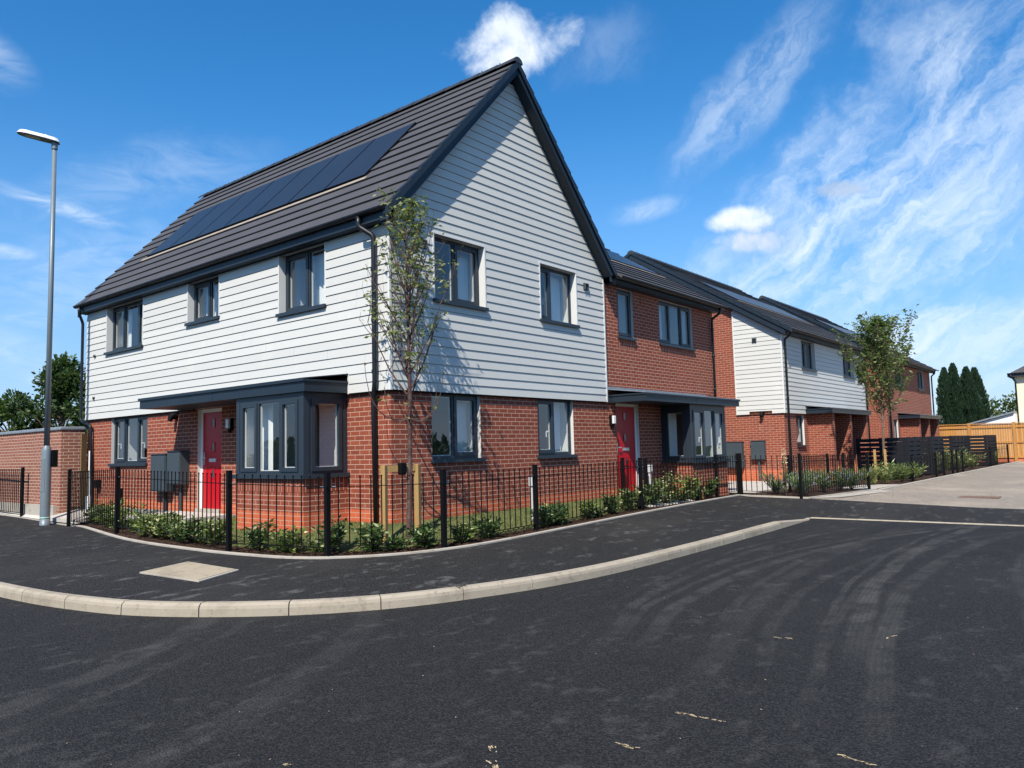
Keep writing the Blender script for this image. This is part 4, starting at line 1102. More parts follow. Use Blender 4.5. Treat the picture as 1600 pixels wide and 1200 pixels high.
rail_fence('black metal railing turning the corner beside the concrete strip of the side street', [(10.55, -.98, -.11, 1.01), (10.60, -2.42, -.16, 1.03), (14.82, -2.83, -.2, 1.0)], .135, gp=G)
rail_fence('black metal railing between the two houses, behind the lavender', [(6.61, -.55, -.02, .9), (6.61, .0, .08, .82)], gp=G)
rail_fence('black metal railing on the inner side of the lavender bed', [(12.6, -1.45, -.14, .95), (14.8, -1.76, -.16, .96), (16.2, -1.8, -.16, .95)], gp=G)
rail_fence('low black railing along the far side street in front of the bin screens', [(19.5, -2.95, -.2, .78), (22.8, -3.02, -.2, .86), (24.0, -3.05, -.2, .86), (25.5, -3.08, -.2, .86), (26.3, -3.1, -.2, .86), (27.4, -3.12, -.2, .86), (33.4, -3.3, -.2, .9), (38.5, -3.4, -.2, .95)], .4, gp=G, pw=.07)

# ================================================================== STREET LAMP
lx, ly, lz = -1.03, 10.3, -.29
sl_ = thing('street_lamp', (lx, ly, lz), 'grey street lamp column with a flat lantern at the pavement edge', 'street lamp')
mb = MB(); mb.tube([(lx, ly, lz-.2), (lx, ly, lz+.16)], [.104, .1035], 24); mb.tube([(lx, ly, lz+.2), (lx, ly, lz+1.66), (lx, ly, lz+1.72), (lx, ly, lz+1.78)], [.102, .102, .086, .062], 24, cap=False); mb.build('base_section', M['galv'], sl_, smooth=True)
mb = MB(); mb.tube([(lx, ly, lz+.16), (lx, ly, lz+.2)], .1045, 24); mb.build('reflective_band', M['mint'], sl_, smooth=True)
mb = MB(); mb.tube([(lx, ly, lz+1.7), (lx, ly, lz+8.65)], [.060, .047], 20); mb.build('pole', M['galv'], sl_, smooth=True)
mb = MB(); d0 = Vector((-.77, -.63, 0)); sd = Vector((-.63, .77, 0))
for s_ in (-1,):
    a = Vector((lx, ly, 0))+d0*.104
    c = a+sd*.015
    mb.hexa([c-sd*.045+Vector((0, 0, lz+.75)), c+sd*.045+Vector((0, 0, lz+.75)), c+sd*.045-d0*.03+Vector((0, 0, lz+.75)), c-sd*.045-d0*.03+Vector((0, 0, lz+.75))],
            [c-sd*.045+Vector((0, 0, lz+1.5)), c+sd*.045+Vector((0, 0, lz+1.5)), c+sd*.045-d0*.03+Vector((0, 0, lz+1.5)), c-sd*.045-d0*.03+Vector((0, 0, lz+1.5))])
mb.build('access_door', M['galv'], sl_, bevel=.004)
mb = MB(); mb.box(lx+.08, lx+.18, ly-.15, ly-.03, lz+1.3, lz+1.68); mb.build('control_box', M['black'], sl_)
ztop = lz+8.65
mb = MB(); mb.tube([(lx, ly, ztop-.02), (lx, ly, ztop+.16)], .065, 16); mb.build('spigot', M['galv'], sl_)
hd = Vector((-.60, .28, .10)).normalized(); hs = hd.cross(Vector((0, 0, 1))).normalized(); hu = hs.cross(hd)
def slab_(mb, c, ln, w, h, nose=.5):
    prof = [(0, .55), (.08, .85), (.35, 1), (.8, .95), (.94, .7), (1, .3)]
    lo = [c+hd*ln*(t-.12)+hs*w/2*k for t, k in prof]+[c+hd*ln*(t-.12)-hs*w/2*k for t, k in reversed(prof)]
    hi = [p+hu*h for p in lo]
    cc = sum(lo, Vector())/len(lo); hi = [cc+hu*h+(p-cc-hu*h)*.88+hu*0 for p in hi]
    mb.hexa(lo, hi)
c0 = Vector((lx, ly, ztop+.15))
mb = MB(); slab_(mb, c0, .86, .30, .08); mb.build('lantern', M['white'], sl_, bevel=.006)
mb = MB(); slab_(mb, c0-hu*.012, .85, .28, .011); mb.build('lantern_underside', M['galv'], sl_)
mb = MB(); cc = c0+hd*.43-hu*.016
mb.hexa([cc+hd*a+hs*b for a, b in ((-.13, -.08), (.17, -.07), (.17, .07), (-.13, .08))], [cc+hd*a+hs*b+hu*.004 for a, b in ((-.13, -.08), (.17, -.07), (.17, .07), (-.13, .08))]); mb.build('lamp_lens', M['lens'], sl_)
mb = MB(); cc = c0+hd*.2+hu*.07; mb.tube([cc, cc+hu*.05], [.04, .035], 12); mb.build('photocell', M['white'], sl_)

# ================================================================== GARDEN WALL, GATE POSTS, BOLLARD LIGHTS
gw = thing('garden_wall', (-.3, 15, 0), 'long brown brick garden wall with dark coping left of the corner house', 'wall')
mb = MB(); mb.box(-.5, -.17, 11.351, 40, -.1, 1.86); mb.box(-.5, .02, 10.93, 11.35, -.1, 1.862); mb.build('brickwork', M['brick_wall'], gw)
mb = MB()
for i in range(0, 200):
    y = 10.9+i*.146
    if y > 39: break
    mb.box(-.54, -.13 if y > 11.4 else .06, y+.004, y+.142, 1.863, 1.945+random.uniform(-.004, .004))
mb.build('coping', M['coping'] if 'coping' in M else M['lead'], gw, bevel=.02)
mb = MB(); mb.box(-.58, -.501, 11.1, 30, -.2, .10); tag(mb.build('mortar_strip', M['edge']), kind='structure')
mb = MB(); mb.box(-.12, -.02, 10.70, 10.80, -.05, 1.77); o = mb.build('gate_post', M['stake']); tag(o, 'yellow timber gate post between garden wall and house', 'post')
mb = MB(); mb.box(-.055, -.0, 10.45, 10.51, .3, 1.36)
mb.box(-.09, .03, 10.40, 10.55, -.05, .3); o = mb.build('marker_post', [M['white']]); tag(o, 'thin white post with a thick foot beside the black downpipe', 'post')
def bollard_light(x, y, z, label):
    t = thing('charger_post', (x, y, z), label, 'post', 'white service posts inside the railings')
    mb = MB(); mb.box(x-.025, x+.025, y-.025, y+.025, z-.1, z+.58); mb.build('stem', M['postgrey'], t)
    mb = MB(); mb.box(x-.047, x+.047, y-.045, y+.045, z+.58, z+.74); mb.box(x-.035, x+.035, y-.052, y-.045, z+.6, z+.72); mb.build('head', M['postgrey'], t, bevel=.01)
bollard_light(2.62, -.62, -.06, 'white service post behind the railing under the gable windows')
bollard_light(6.98, -.45, -.0, 'white service post behind the railing right of the terraced house door')

# ================================================================== TREES
def young_tree(name, base, H, hs, rad, nleaf, lsize, label, mats, seed, nb=26, droop=False, gp='young street trees', top=.93, steep=1.0, dens=.8):
    random.seed(seed)
    t = thing(name, base, label, 'tree', gp); b = Vector(base); tr = MB(); lf = MB()
    pts = []; n = 9
    for i in range(n+1):
        k = i/n; pts.append(b+Vector((math.sin(k*5)*.03, math.cos(k*4)*.03-.03, -.1+(H*.9+.1)*k)))
    r0 = .045 if H < 6 else .06
    tr.tube(pts, [r0*(1-.82*i/n)+(.012 if i == 0 else 0) for i in range(n+1)], 9)
    for i in range(26):   # bark knuckles
        z = random.uniform(.05, H*.5); p = b+Vector((math.sin(z/H*5)*.03, math.cos(z/H*4)*.03-.03, z)); a = random.uniform(0, 6.28)
        c = p+Vector((math.cos(a), math.sin(a), 0))*.035; tr.tube([c-Vector((0, 0, .02)), c, c+Vector((0, 0, .02))], [.004, .016, .004], 6)
    tips = []
    def twig(p, d, L_, r, lvl):
        m = 5; q = [p]; dd = Vector(d)
        for i in range(m):
            dd = (dd+Vector((random.uniform(-.13, .13), random.uniform(-.13, .13), .13 if lvl < 2 else .04))).normalized(); q.append(q[-1]+dd*L_/m)
        tr.tube(q, [r*(1-.75*i/m) for i in range(m+1)], 5, cap=False)
        if lvl < 2:
            for i in range(1, m+1):
                for _ in range(2 if lvl == 0 else 1):
                    if random.random() < dens:
                        a = random.uniform(0, 6.28); sd = Vector((math.cos(a), math.sin(a), random.uniform(.2, .9))).normalized()
                        twig(q[i], (dd*.5+sd*.7).normalized(), L_*random.uniform(.28, .5), r*.45, lvl+1)
        for i in range(m+1):
            tips.append((q[i], dd, lvl, i/m))
    for i in range(nb):
        k = (i+random.random())/nb; h = hs+(H*top-hs)*k; a = i*2.4+random.uniform(-.4, .4)
        prof = math.sin(math.pi*min(1, .22+.78*k)**.8)
        out = rad*(prof*.85+.15)*random.uniform(.7, 1.15); up = (1.1-k*.2)*random.uniform(.9, 1.5)*steep
        p = b+Vector((math.sin(h/H*5)*.03, math.cos(h/H*4)*.03-.03, h)); L_ = min(out*random.uniform(1.2, 1.6)*(1.1 if steep > 1 else 1), (H*1.0-h)*1.0+.1)
        twig(p, Vector((math.cos(a), math.sin(a), up*.9)).normalized(), L_, .016*(1-.4*k), 0)
    if droop:
        for a, L_, dz in ((2.5, .62, .1), (-.75, .42, .0), (-.45, .55, .1), (-2.2, .4, .1), (2.9, .38, .0)):
            p = b+Vector((0, -.03, hs*.92)); d = Vector((math.cos(a), math.sin(a), 0)); q = [p]
            for i in range(1, 9):
                k = i/8; q.append(p+d*L_*math.sin(k*1.5)+Vector((0, 0, -.12*math.sin(k*3.1)+L_*1.15*k**2+dz*k)))
            tr.tube(q, [.012*(1-.7*i/8) for i in range(9)], 6, cap=False)
            for i in range(3, 9): tips.append((q[i], Vector((0, 0, 1)), 2, .8))
    tr.build('trunk', mats[0], t)
    w = [(.15 if l == 0 else .6 if l == 1 else 1)*(.3+f) for _, _, l, f in tips]
    for p, d, l, f in random.choices(tips, w, k=nleaf):
        c = p+Vector((random.gauss(0, .035), random.gauss(0, .035), random.gauss(0, .035)))
        for _ in range(random.choice((1, 2, 3))):
            a = random.uniform(0, 6.28); dv = Vector((math.cos(a), math.sin(a), random.uniform(-.9, .5))); s = lsize*random.uniform(.6, 1.25)
            lf.leaf(c, dv, s*.42, s)
    lf.build('crown', mats[1], t)
    return t
young_tree('young_tree', (-.12, -.48, -.15), 5.1, 1.95, .88, 1150, .078, 'thin sparse young tree staked at the corner of the white boarded house', (M['bark'], M['leaf_tree']), 3, 30, True, top=.93, steep=1.2, dens=.5)
young_tree('young_tree', (18.24, -2.42, -.2), 5.3, 1.75, 1.12, 4600, .115, 'leafy young tree in front of the black slatted screen', (M['bark2'], M['leaf_tree2']), 11, 40)
def stakes(pts, z, h, label, bar=True):
    t = thing('tree_stake', (pts[0][0], pts[0][1], z), label, 'tree stake', 'timber tree stakes')
    for x, y in pts:
        mb = MB(); mb.beam((x, y, z-.2), (x, y, z+h), .075, .075, (1, .3, 0)); mb.build('post', M['stake'], t, bevel=.006)
    if bar:
        a, b = Vector((*pts[0], z+h-.05)), Vector((*pts[1], z+h-.05)); d = (b-a).normalized(); off = Vector((-.05, -.05, 0))
        mb = MB(); mb.beam(a-d*.04+off*0, b+d*.05, .03, .09); mb.build('crossbar', M['stake'], t)
        mb = MB(); c = (a+b)/2; mb.box(c.x-.06, c.x+.06, c.y-.07, c.y+.01, z+h-.14, z+h+.03); mb.build('tree_tie', M['black'], t, bevel=.02)
stakes([(-.50, -.40), (.03, -.52)], -.15, 1.12, 'pair of timber stakes with crossbar holding the sparse young tree')
stakes([(18.02, -2.22), (18.1, -2.5)], -.2, 1.05, 'pair of timber stakes beside the leafy young tree', bar=False)

def shrub(x, y, z, w, h, n, leaf, mat, label, gp, seed, name='shrub', upright=0, flower=0):
    random.seed(seed); t = thing(name, (x, y, z), label, 'shrub', gp); st = MB(); lf = MB()
    ns = 9
    for i in range(ns):
        a = i*2.4+random.random(); r = w*.45*random.uniform(.2, 1); top = Vector((x+math.cos(a)*r, y+math.sin(a)*r, z+h*random.uniform(.65, 1)))
        mid = Vector((x+math.cos(a)*r*.4, y+math.sin(a)*r*.4, z+h*.4)); st.tube([(x, y, z-.02), mid, top], [.008, .006, .003], 5, cap=False)
        k = n//ns
        for j in range(k):
            s = random.uniform(.12, 1.02); p = (Vector((x, y, z))*(1-s)**2+mid*2*s*(1-s)+top*s*s)
            aa = random.uniform(0, 6.28); dv = Vector((math.cos(aa), math.sin(aa), random.uniform(-.15, .9)+upright)); l = leaf*random.uniform(.6, 1.3)
            p = p+dv.normalized()*random.uniform(0, .06)*w/.5
            lf.leaf(p, dv, l*(.36 if not upright else .16), l)
    st.build('stem', M['bark'], t); lf.build('foliage', mat, t)
    if flower:
        fl = MB()
        for i in range(flower):
            a = random.uniform(0, 6.28); r = w*.4*random.random(); p = Vector((x+math.cos(a)*r, y+math.sin(a)*r, z+h*random.uniform(.8, 1.15)))
            for k in range(5): fl.leaf(p, (math.cos(k*1.26), math.sin(k*1.26), .4), .02, .03)
        fl.build('flowers', M['flower'], t)
    return t
def ez_at(x, y):
    b = min(E, key=lambda p: (p[0]-x)**2+(p[1]-y)**2); return b[2]+.01
gsh = 'small evergreen shrubs planted along the inside of the railings'
where = ['next to the street lamp base', 'second along from the street lamp', 'left of the first railing post past the lamp', 'just right of the railing post near the meter boxes',
         'below the grey meter boxes', 'in front of the red door of the corner house', 'left of the railing post by the bay window', 'right of the railing post by the bay window', 'under the bay window, low and pale', 'in front of the bay brickwork',
         'on the lawn edge left of the staked tree', 'right of the staked tree', 'at the inner railing right of the corner post', 'below the first gable window', 'right of the white service post, dark leaved', 'third right of the white service post',
         'midway along the gable railing', 'left of the second red door', 'before the second red door', 'right of the second red door, tall', 'under the terraced bay window, left', 'under the terraced bay window, middle', 'under the terraced bay window, right end']
sh = [(-.75, 8.3), (-.95, 7.3), (-1.15, 6.4), (-1.55, 4.4), (-1.62, 3.6), (-1.65, 2.75), (-1.7, 1.95), (-1.62, .95), (-1.55, .35), (-1.2, -.15), (-.92, -.62), (-.3, -.98), (.35, -1.08), (.95, -1.05), (2.55, -.95), (2.95, -.93), (3.9, -.88), (4.75, -.82), (5.5, -.75), (6.6, -.7), (7.45, -.72), (8.3, -.72), (9.15, -.72)]
hts = [.36, .50, .46, .42, .40, .36, .38, .36, .30, .44, .36, .28, .26, .26, .34, .32, .3, .34, .42, .52, .62, .55, .48]
sh2 = []
for i in range(len(sh)-1):
    if i in (6, 9, 11, 12, 13, 15, 17): continue
    t = random.uniform(.4, .6); sh2.append((sh[i][0]*(1-t)+sh[i+1][0]*t+random.uniform(-.03, .12), sh[i][1]*(1-t)+sh[i+1][1]*t, where[i]))
for i, (x, y, w_) in enumerate(sh2):
    shrub(x, y, ez_at(x, y), random.uniform(.45, .75), random.uniform(.16, .30), 340, .075, M[('leaf_varieg', 'leaf_low', 'leaf_glossy')[i % 3]], ('low pale' if i % 3 == 0 else 'low green')+' plant '+w_.split(',')[0], 'low plants between the railing shrubs', 500+i, 'ground_plant')
for i, ((x, y), w_) in enumerate(zip(sh, where)):
    h = hts[i]; vr = i in (1, 2, 3, 4, 6, 8, 12, 16, 18, 20, 21)
    shrub(x, y, ez_at(x, y), (.85 if i in (0, 1, 2, 3, 4, 5, 19, 20, 21, 22) else random.uniform(.42, .62)), h, 760 if i < 7 or i > 17 else 480, .088, M['leaf_varieg' if vr else 'leaf_glossy'], ('pale variegated' if vr else 'glossy green')+' shrub '+w_, gsh, 100+i, flower=4 if i in (19, 20) else 0)
gp2 = 'green and lavender plants in the far gardens'
far = [(11.5, -1.5, .38, 'lavender clump behind the railing at the pavement corner'), (12.2, -1.9, .42, 'lavender clump in the middle of the corner bed'), (13.0, -2.2, .42, 'lavender clump right of the corner railing post'),
       (13.8, -2.35, .40, 'lavender clump near the end of the corner railing'), (14.5, -2.45, .36, 'lavender clump at the railing end post'), (11.3, -2.2, .35, 'lavender clump nearest the corner railing post'),
       (12.8, -1.6, .4, 'lavender clump against the inner railing')]
for i, (x, y, h, lb) in enumerate(far): shrub(x, y, -.18, 1.15, h*1.2, 900, .12, M['lav'], lb, gp2, 300+i, 'lavender', upright=1.0)
far2 = [(17.6, -2.6, .62, .9, 'bright green shrub at the foot of the leafy young tree', 'leaf_varieg'), (18.9, -2.75, .6, 1.1, 'green shrub right of the leafy young tree', 'leaf_tree2'), (19.9, -2.85, .45, .8, 'low green shrub at the first post of the far railing', 'leaf_varieg'),
        (17.0, -2.3, .5, .9, 'rounded green shrub left of the leafy young tree', 'leaf_tree'), (24.8, -2.55, .95, 1.1, 'tall green shrub behind the far railing, left', 'leaf_tree'), (26.6, -2.6, .95, 1.1, 'tall green shrub behind the far railing, middle', 'leaf_tree2'), (28.5, -2.8, .9, 1.2, 'flowering green shrub behind the far railing, right', 'leaf_varieg'), (31, -2.9, .6, 1.2, 'bushy shrub between the bin screens', 'leaf_tree'), (36.5, -3.0, .7, 1.0, 'small shrub near the last railing post', 'leaf_tree')]
for i, (x, y, h, w_, lb, m_) in enumerate(far2): shrub(x, y, -.2, w_, h, 620, .14, M[m_], lb, gp2, 330+i, upright=.3)
shrub(11.05, -1.9, -.16, .18, 1.0, 90, .06, M['leaf_tree'], 'tall pale flowering stem beside the corner railing post', gp2, 360, 'flower_stem', flower=40)

# grass blades on the lawn
random.seed(5); mb = MB()
me = lawn.data; polys = [p for p in me.polygons]; vs = me.vertices
area = [p.area for p in polys]
for p in random.choices(polys, area, k=17000):
    q = [vs[i].co for i in p.vertices]; u, v = random.random(), random.random()
    c = (q[0]*(1-u)+q[1]*u)*(1-v)+(q[3]*(1-u)+q[2]*u)*v
    if noise.noise(c*1.7) < -.25 and random.random() < .6: continue
    if (c.x+.12)**2+(c.y+.48)**2 < .1: continue
    a = random.uniform(0, 6.28); h = random.uniform(.015, .045); dv = Vector((math.cos(a)*.5, math.sin(a)*.5, 1)); s = Vector((math.sin(a), -math.cos(a), 0))*.004
    mb.face([c-s, c+s, c+dv*h])
tag(mb.build('grass', M['grass']), 'short dry green lawn grass around the corner house', 'grass', kind='stuff')
# bark chips
mb = MB()
for _ in range(3800):
    i = random.randrange(len(E)-1); k = random.random(); a, b = Vector(Eo[i]), Vector(Eo[i+1]); c, d = Vector(bed[i]), Vector(bed[i+1]); t = random.random()
    p = (a*(1-k)+b*k)*(1-t)+(c*(1-k)+d*k)*t
    if p.y > 12: continue
    an = random.uniform(0, 6.28); l = random.uniform(.012, .035); u = Vector((math.cos(an), math.sin(an), random.uniform(-.3, .3)))*l; v = Vector((-math.sin(an), math.cos(an), random.uniform(-.4, .4)))*l*.45
    p.z += .012
    mb.face([p-u-v, p+u-v*.6, p+u*.8+v, p-u*.7+v])
for _ in range(260):
    a = random.uniform(0, 6.28); r = .3*math.sqrt(random.random()); p = Vector((-.12+math.cos(a)*r, -.48+math.sin(a)*r*.8, -.115)); an = random.uniform(0, 6.28); l = random.uniform(.012, .03)
    u = Vector((math.cos(an), math.sin(an), .3))*l; v = Vector((-math.sin(an), math.cos(an), .1))*l*.5; mb.face([p-u-v, p+u-v, p+u+v, p-u+v])
tag(mb.build('bark_chips', M['soil']), 'brown bark chips covering the planting bed', 'mulch', kind='stuff')
# debris on the road
mb = MB(); random.seed(9)
def chips(p, q, n, j=.03, s=.012):
    for _ in range(n):
        t = random.random(); c = Vector(p)*(1-t)+Vector(q)*t+Vector((random.gauss(0, j), random.gauss(0, j), 0)); a = random.uniform(-.4, .4)+math.atan2(q[1]-p[1], q[0]-p[0]); l = random.uniform(.4, 1.8)*s
        u = Vector((math.cos(a), math.sin(a), 0))*l; v = Vector((-math.sin(a), math.cos(a), 0))*l*.35; c.z = -.4165
        mb.face([c-u-v, c+u-v*.4, c+u*.7+v, c-u+v*.6])
chips((-3.56, -6.47, 0), (-3.55, -6.76, 0), 26, .006); chips((-4.17, -6.39, 0), (-4.18, -6.56, 0), 16, .006); chips((-3.66, -7.42, 0), (-3.69, -7.57, 0), 16, .005); chips((-1.08, -7.02, 0), (-.93, -7.06, 0), 10, .008)
chips((-1.5, -6.3, 0), (-1.5, -6.45, 0), 8, .01); chips((-5.0, -6.3, 0), (-4.6, -5.9, 0), 30, .02); chips((-5.41, -5.2, 0), (-5.38, -5.22, 0), 4, .01)
for _ in range(90): 
    x, y = random.uniform(-6, 4), random.uniform(-9, -3.8); chips((x, y, 0), (x+.01, y+.01, 0), 1, .0, .006)
tag(mb.build('debris', M['chip']), 'small pale wood chips and grit scattered on the road', 'debris', kind='stuff')

mb = MB(); random.seed(31)
for _ in range(16):
    a = random.uniform(0, 6.28); r_ = random.gauss(0, .05); x, y = -1.70+math.cos(a)*r_*1.6, -2.97+math.sin(a)*r_; rr = random.uniform(.005, .018)
    mb.face([(x+math.cos(t*1.05)*rr*random.uniform(.6, 1.2), y+math.sin(t*1.05)*rr*random.uniform(.6, 1.2), -.2895) for t in range(6)])
tag(mb.build('tar_splash', M['tar']), 'black tar splash on top of the curved kerb', 'stain')

# ================================================================== BIN SCREENS
def screen(x0, x1, y0, y1, z, h, label, west=True):
    t = thing('bin_screen', (x0, y0, z), label, 'screen', 'black slatted bin screens')
    ps = []
    ny = max(1, round((y1-y0)/.75)); nx = max(1, round((x1-x0)/1.0))
    for i in range(ny+1): ps.append((x0, y0+(y1-y0)*i/ny))
    for i in range(1, nx+1): ps.append((x0+(x1-x0)*i/nx, y0))
    for x, y in ps:
        mb = MB(); mb.box(x-.055, x+.055, y-.055, y+.055, z-.1, z+h+.03); mb.build('post', M['screen'], t)
    mb = MB(); n = 9; sp = h/n
    for i in range(n):
        a = z+.05+i*sp; e = sp-(.035 if i > 3 else .012)
        mb.box(x0-.07, x0-.055, y0, y1, a, a+e); mb.box(x0, x1, y0-.07, y0-.055, a, a+e)
    mb.build('slat_panel', M['screen'], t)
screen(20.8, 22.8, -2.5, -1.0, -.2, 1.38, 'nearest black slatted bin screen, behind the leafy young tree')
screen(24.2, 26.4, -2.6, -1.2, -.2, 1.40, 'second black slatted bin screen, beyond the nearest one')
screen(29.5, 33, -2.4, -1.0, -.2, 1.42, 'third black slatted bin screen, in front of the last brick house')
screen(34.5, 37.5, -3.0, -1.6, -.2, 1.42, 'farthest black slatted bin screen, before the timber fence')

# ================================================================== TIMBER FENCE
tf = thing('timber_fence', (40.5, -2, -.2), 'tall orange timber panel fence closing the end of the side street', 'fence')
p0, p1 = Vector((39.9, 2.6, 0)), Vector((42.0, -7.5, 0)); d = (p1-p0); Lf = d.length; tdir = d.normalized(); nf = Vector((-abs(tdir.y), -abs(tdir.x)*0-.2, 0)).normalized()
npan = 5
for i in range(npan+1):
    c = p0+d*i/npan; mb = MB(); mb.box(c.x-.10, c.x+.02, c.y-.07, c.y+.07, -.25, 1.93); mb.build('post', M['fencew'], tf)
for i in range(npan):
    a, b = p0+d*i/npan, p0+d*(i+1)/npan; mb = MB(); nbd = 18
    for j in range(nbd):
        c, e = a+(b-a)*(j+.04)/nbd, a+(b-a)*(j+.96)/nbd; mb.hexa([(c.x, c.y, .0), (e.x, e.y, .0), (e.x+.02, e.y, .0), (c.x+.02, c.y, .0)], [(c.x, c.y, 1.84), (e.x, e.y, 1.84), (e.x+.02, e.y, 1.84), (c.x+.02, c.y, 1.84)])
    for z in (.05, .85, 1.68): mb.beam((a.x-.03, a.y, z), (b.x-.03, b.y, z), .05, .09)
    mb.beam((a.x-.02, a.y, 1.87), (b.x-.02, b.y, 1.87), .09, .04)
    mb.build('panel', M['fencew'], tf)
mb = MB(); mb.hexa([(p0.x, p0.y, -.3), (p1.x, p1.y, -.3), (p1.x+.2, p1.y, -.3), (p0.x+.2, p0.y, -.3)], [(p0.x, p0.y, .0), (p1.x, p1.y, .0), (p1.x+.2, p1.y, .0), (p0.x+.2, p0.y, .0)]); mb.build('brick_base', M['brick'], tf)

# ================================================================== CREAM HOUSE AND WHITE GARAGE
ch = thing('cream_house', (53, -8, 0), 'cream rendered house with dark hipped roof at the right edge', 'house')
cx0, cy1 = 49.2, -2.85
mb = MB(); mb.box(cx0, cx0+9, cy1-9, cy1, -.3, 5.0); mb.build('wall', M['cream'], ch)
mb = MB(); e = .35; a = [(cx0-e, cy1-9-e, 5.02), (cx0+9+e, cy1-9-e, 5.02), (cx0+9+e, cy1+e, 5.02), (cx0-e, cy1+e, 5.02)]; b = [(cx0+3.5, cy1-5.2, 7.6), (cx0+5.5, cy1-5.2, 7.6), (cx0+5.5, cy1-3.8, 7.6), (cx0+3.5, cy1-3.8, 7.6)]
mb.hexa(a, b); mb.build('roof', M['tile'], ch)
mb = MB(); mb.box(cx0-e, cx0+9+e, cy1-9-e, cy1+e, 4.86, 5.015); mb.build_each('fascia', M['box'], ch)
gutter(ch, (cx0-e-.05, cy1-9, 5.08), (cx0-e-.05, cy1+e, 5.08), (-1, 0, 0), .08)
pipe(ch, [(cx0-e-.05, cy1+.2, 5.0), (cx0-.35, cy1+.1, 4.8), (cx0-.08, cy1-.02, 4.55), (cx0-.08, cy1-.02, 0)], .05)
mb = MB(); mb.box(cx0-.03, cx0+.01, cy1-3, cy1-1.8, 3.3, 4.4); mb.build('window', M['frame'], ch)
wg = thing('white_garage', (52, -1, 0), 'low white garage with shallow pitched roof behind the timber fence', 'garage')
mb = MB(); mb.hexa([(47.6, .3, -.3), (47.6, -2.84, -.3), (47.6, -2.84, 2.55), (47.6, .3, 1.72)], [(49.1, .3, -.3), (49.1, -2.84, -.3), (49.1, -2.84, 2.55), (49.1, .3, 1.72)]); mb.build('wall', M['white'], wg)
mb = MB(); mb.hexa([(47.45, .5, 1.70), (47.45, -2.84, 2.58), (47.45, -2.84, 2.68), (47.45, .5, 1.79)], [(49.12, .5, 1.70), (49.12, -2.84, 2.58), (49.12, -2.84, 2.68), (49.12, .5, 1.79)]); mb.build('roof', M['lead'], wg)

# ================================================================== BACKGROUND TREES
def leaf_cloud(lf, blobs, n, size, seed, drop=.5):
    random.seed(seed); tot = sum(b[3]*b[4] for b in blobs)
    for (cx, cy, cz, r, rz) in blobs:
        for _ in range(int(n*r*rz/tot)):
            v = Vector((random.gauss(0, 1), random.gauss(0, 1), random.gauss(0, 1))).normalized(); k = random.uniform(.55, 1.08)
            p = Vector((cx+v.x*r*k, cy+v.y*r*k, cz+v.z*rz*k))
            if noise.noise(p*1.3+Vector((seed, 0, 0))) < -.18: continue
            d = (v+Vector((random.uniform(-1, 1), random.uniform(-1, 1), random.uniform(-.8, .8)))); s = size*random.uniform(.5, 1.3)
            lf.leaf(p, d, s*.6, s)
def big_tree(name, base, H, R, n, size, label, mat, seed, gp):
    random.seed(seed); t = thing(name, base, label, 'tree', gp); b = Vector(base); tr = MB()
    tr.tube([b-Vector((0, 0, .3)), b+Vector((.1, 0, H*.3)), b+Vector((0, .15, H*.75))], [.18, .13, .04], 9)
    blobs = []
    for i in range(26):
        a = random.uniform(0, 6.28); k = random.random(); z = H*(.22+.72*k); rr = R*math.sin(math.pi*min(1, .18+.8*k))*random.uniform(.2, .95)
        c = b+Vector((math.cos(a)*rr, math.sin(a)*rr, z)); tr.tube([b+Vector((0, 0, z*.55)), (b+Vector((0, 0, z*.7))+c)/2, c], [.06, .035, .012], 6, cap=False)
        r = R*random.uniform(.22, .38); blobs.append((c.x, c.y, c.z, r, r*random.uniform(.8, 1.15)))
    tr.build('trunk', M['bark2'], t); lf = MB(); leaf_cloud(lf, blobs, n, size, seed); lf.build('crown', mat, t)
bgp = 'broadleaf trees behind the garden wall'
big_tree('broadleaf_tree', (5.1, 26.2, 0), 5.3, 2.2, 15000, .19, 'bushy green tree right behind the wall, touching the house edge', M['leaf_bg'], 21, bgp)
big_tree('broadleaf_tree', (3.9, 27.8, 0), 3.9, 1.5, 8000, .18, 'lower dark tree in the middle behind the garden wall', M['leaf_bg'], 22, bgp)
big_tree('broadleaf_tree', (2.0, 28.2, 0), 5.2, 1.6, 11000, .19, 'tree at the left picture edge behind the garden wall', M['leaf_bg'], 23, bgp)
big_tree('broadleaf_tree', (43.5, 2.8, 0), 5.9, 1.3, 4500, .2, 'slim green tree seen between the last brick house and the cypresses', M['leaf_hedge'], 24, bgp+' and fence')
cy = 'tall cypress trees beyond the timber fence'
for i, (x, y, H, R, lb) in enumerate([(60.2, 2.92, 6.5, .72, 'leftmost cypress of the clump, dark green'), (60.4, 2.33, 6.8, .80, 'tallest cypress of the clump, second from the left'), (60.8, 1.5, 6.5, .85, 'third cypress from the left beyond the fence'), (61.2, 1.0, 6.4, .88, 'rightmost cypress with the sloping right side')]):
    random.seed(40+i); t = thing('cypress_tree', (x, y, 0), lb, 'tree', cy); tr = MB(); tr.tube([(x, y, -.3), (x, y, H*.9)], [.15, .03], 8); tr.build('trunk', M['bark2'], t)
    lf = MB()
    for _ in range(9000):
        k = random.random()**.8; z = H*k; r = R*(1-k**2.4)**.75*(1+.28*noise.noise(Vector((x*3+math.cos(k*9), y*3, z*1.6))))*random.uniform(.72, 1.04); a = random.uniform(0, 6.28)
        r *= 1+.16*math.sin(a*5+z*1.1); p = Vector((x+math.cos(a)*r, y+math.sin(a)*r, z)); s = random.uniform(.12, .3)
        lf.leaf(p, (math.cos(a)*.5, math.sin(a)*.5, 1.2), s*.35, s)
    lf.build('crown', M['leaf_cyp'], t)
mb = MB(); random.seed(50)
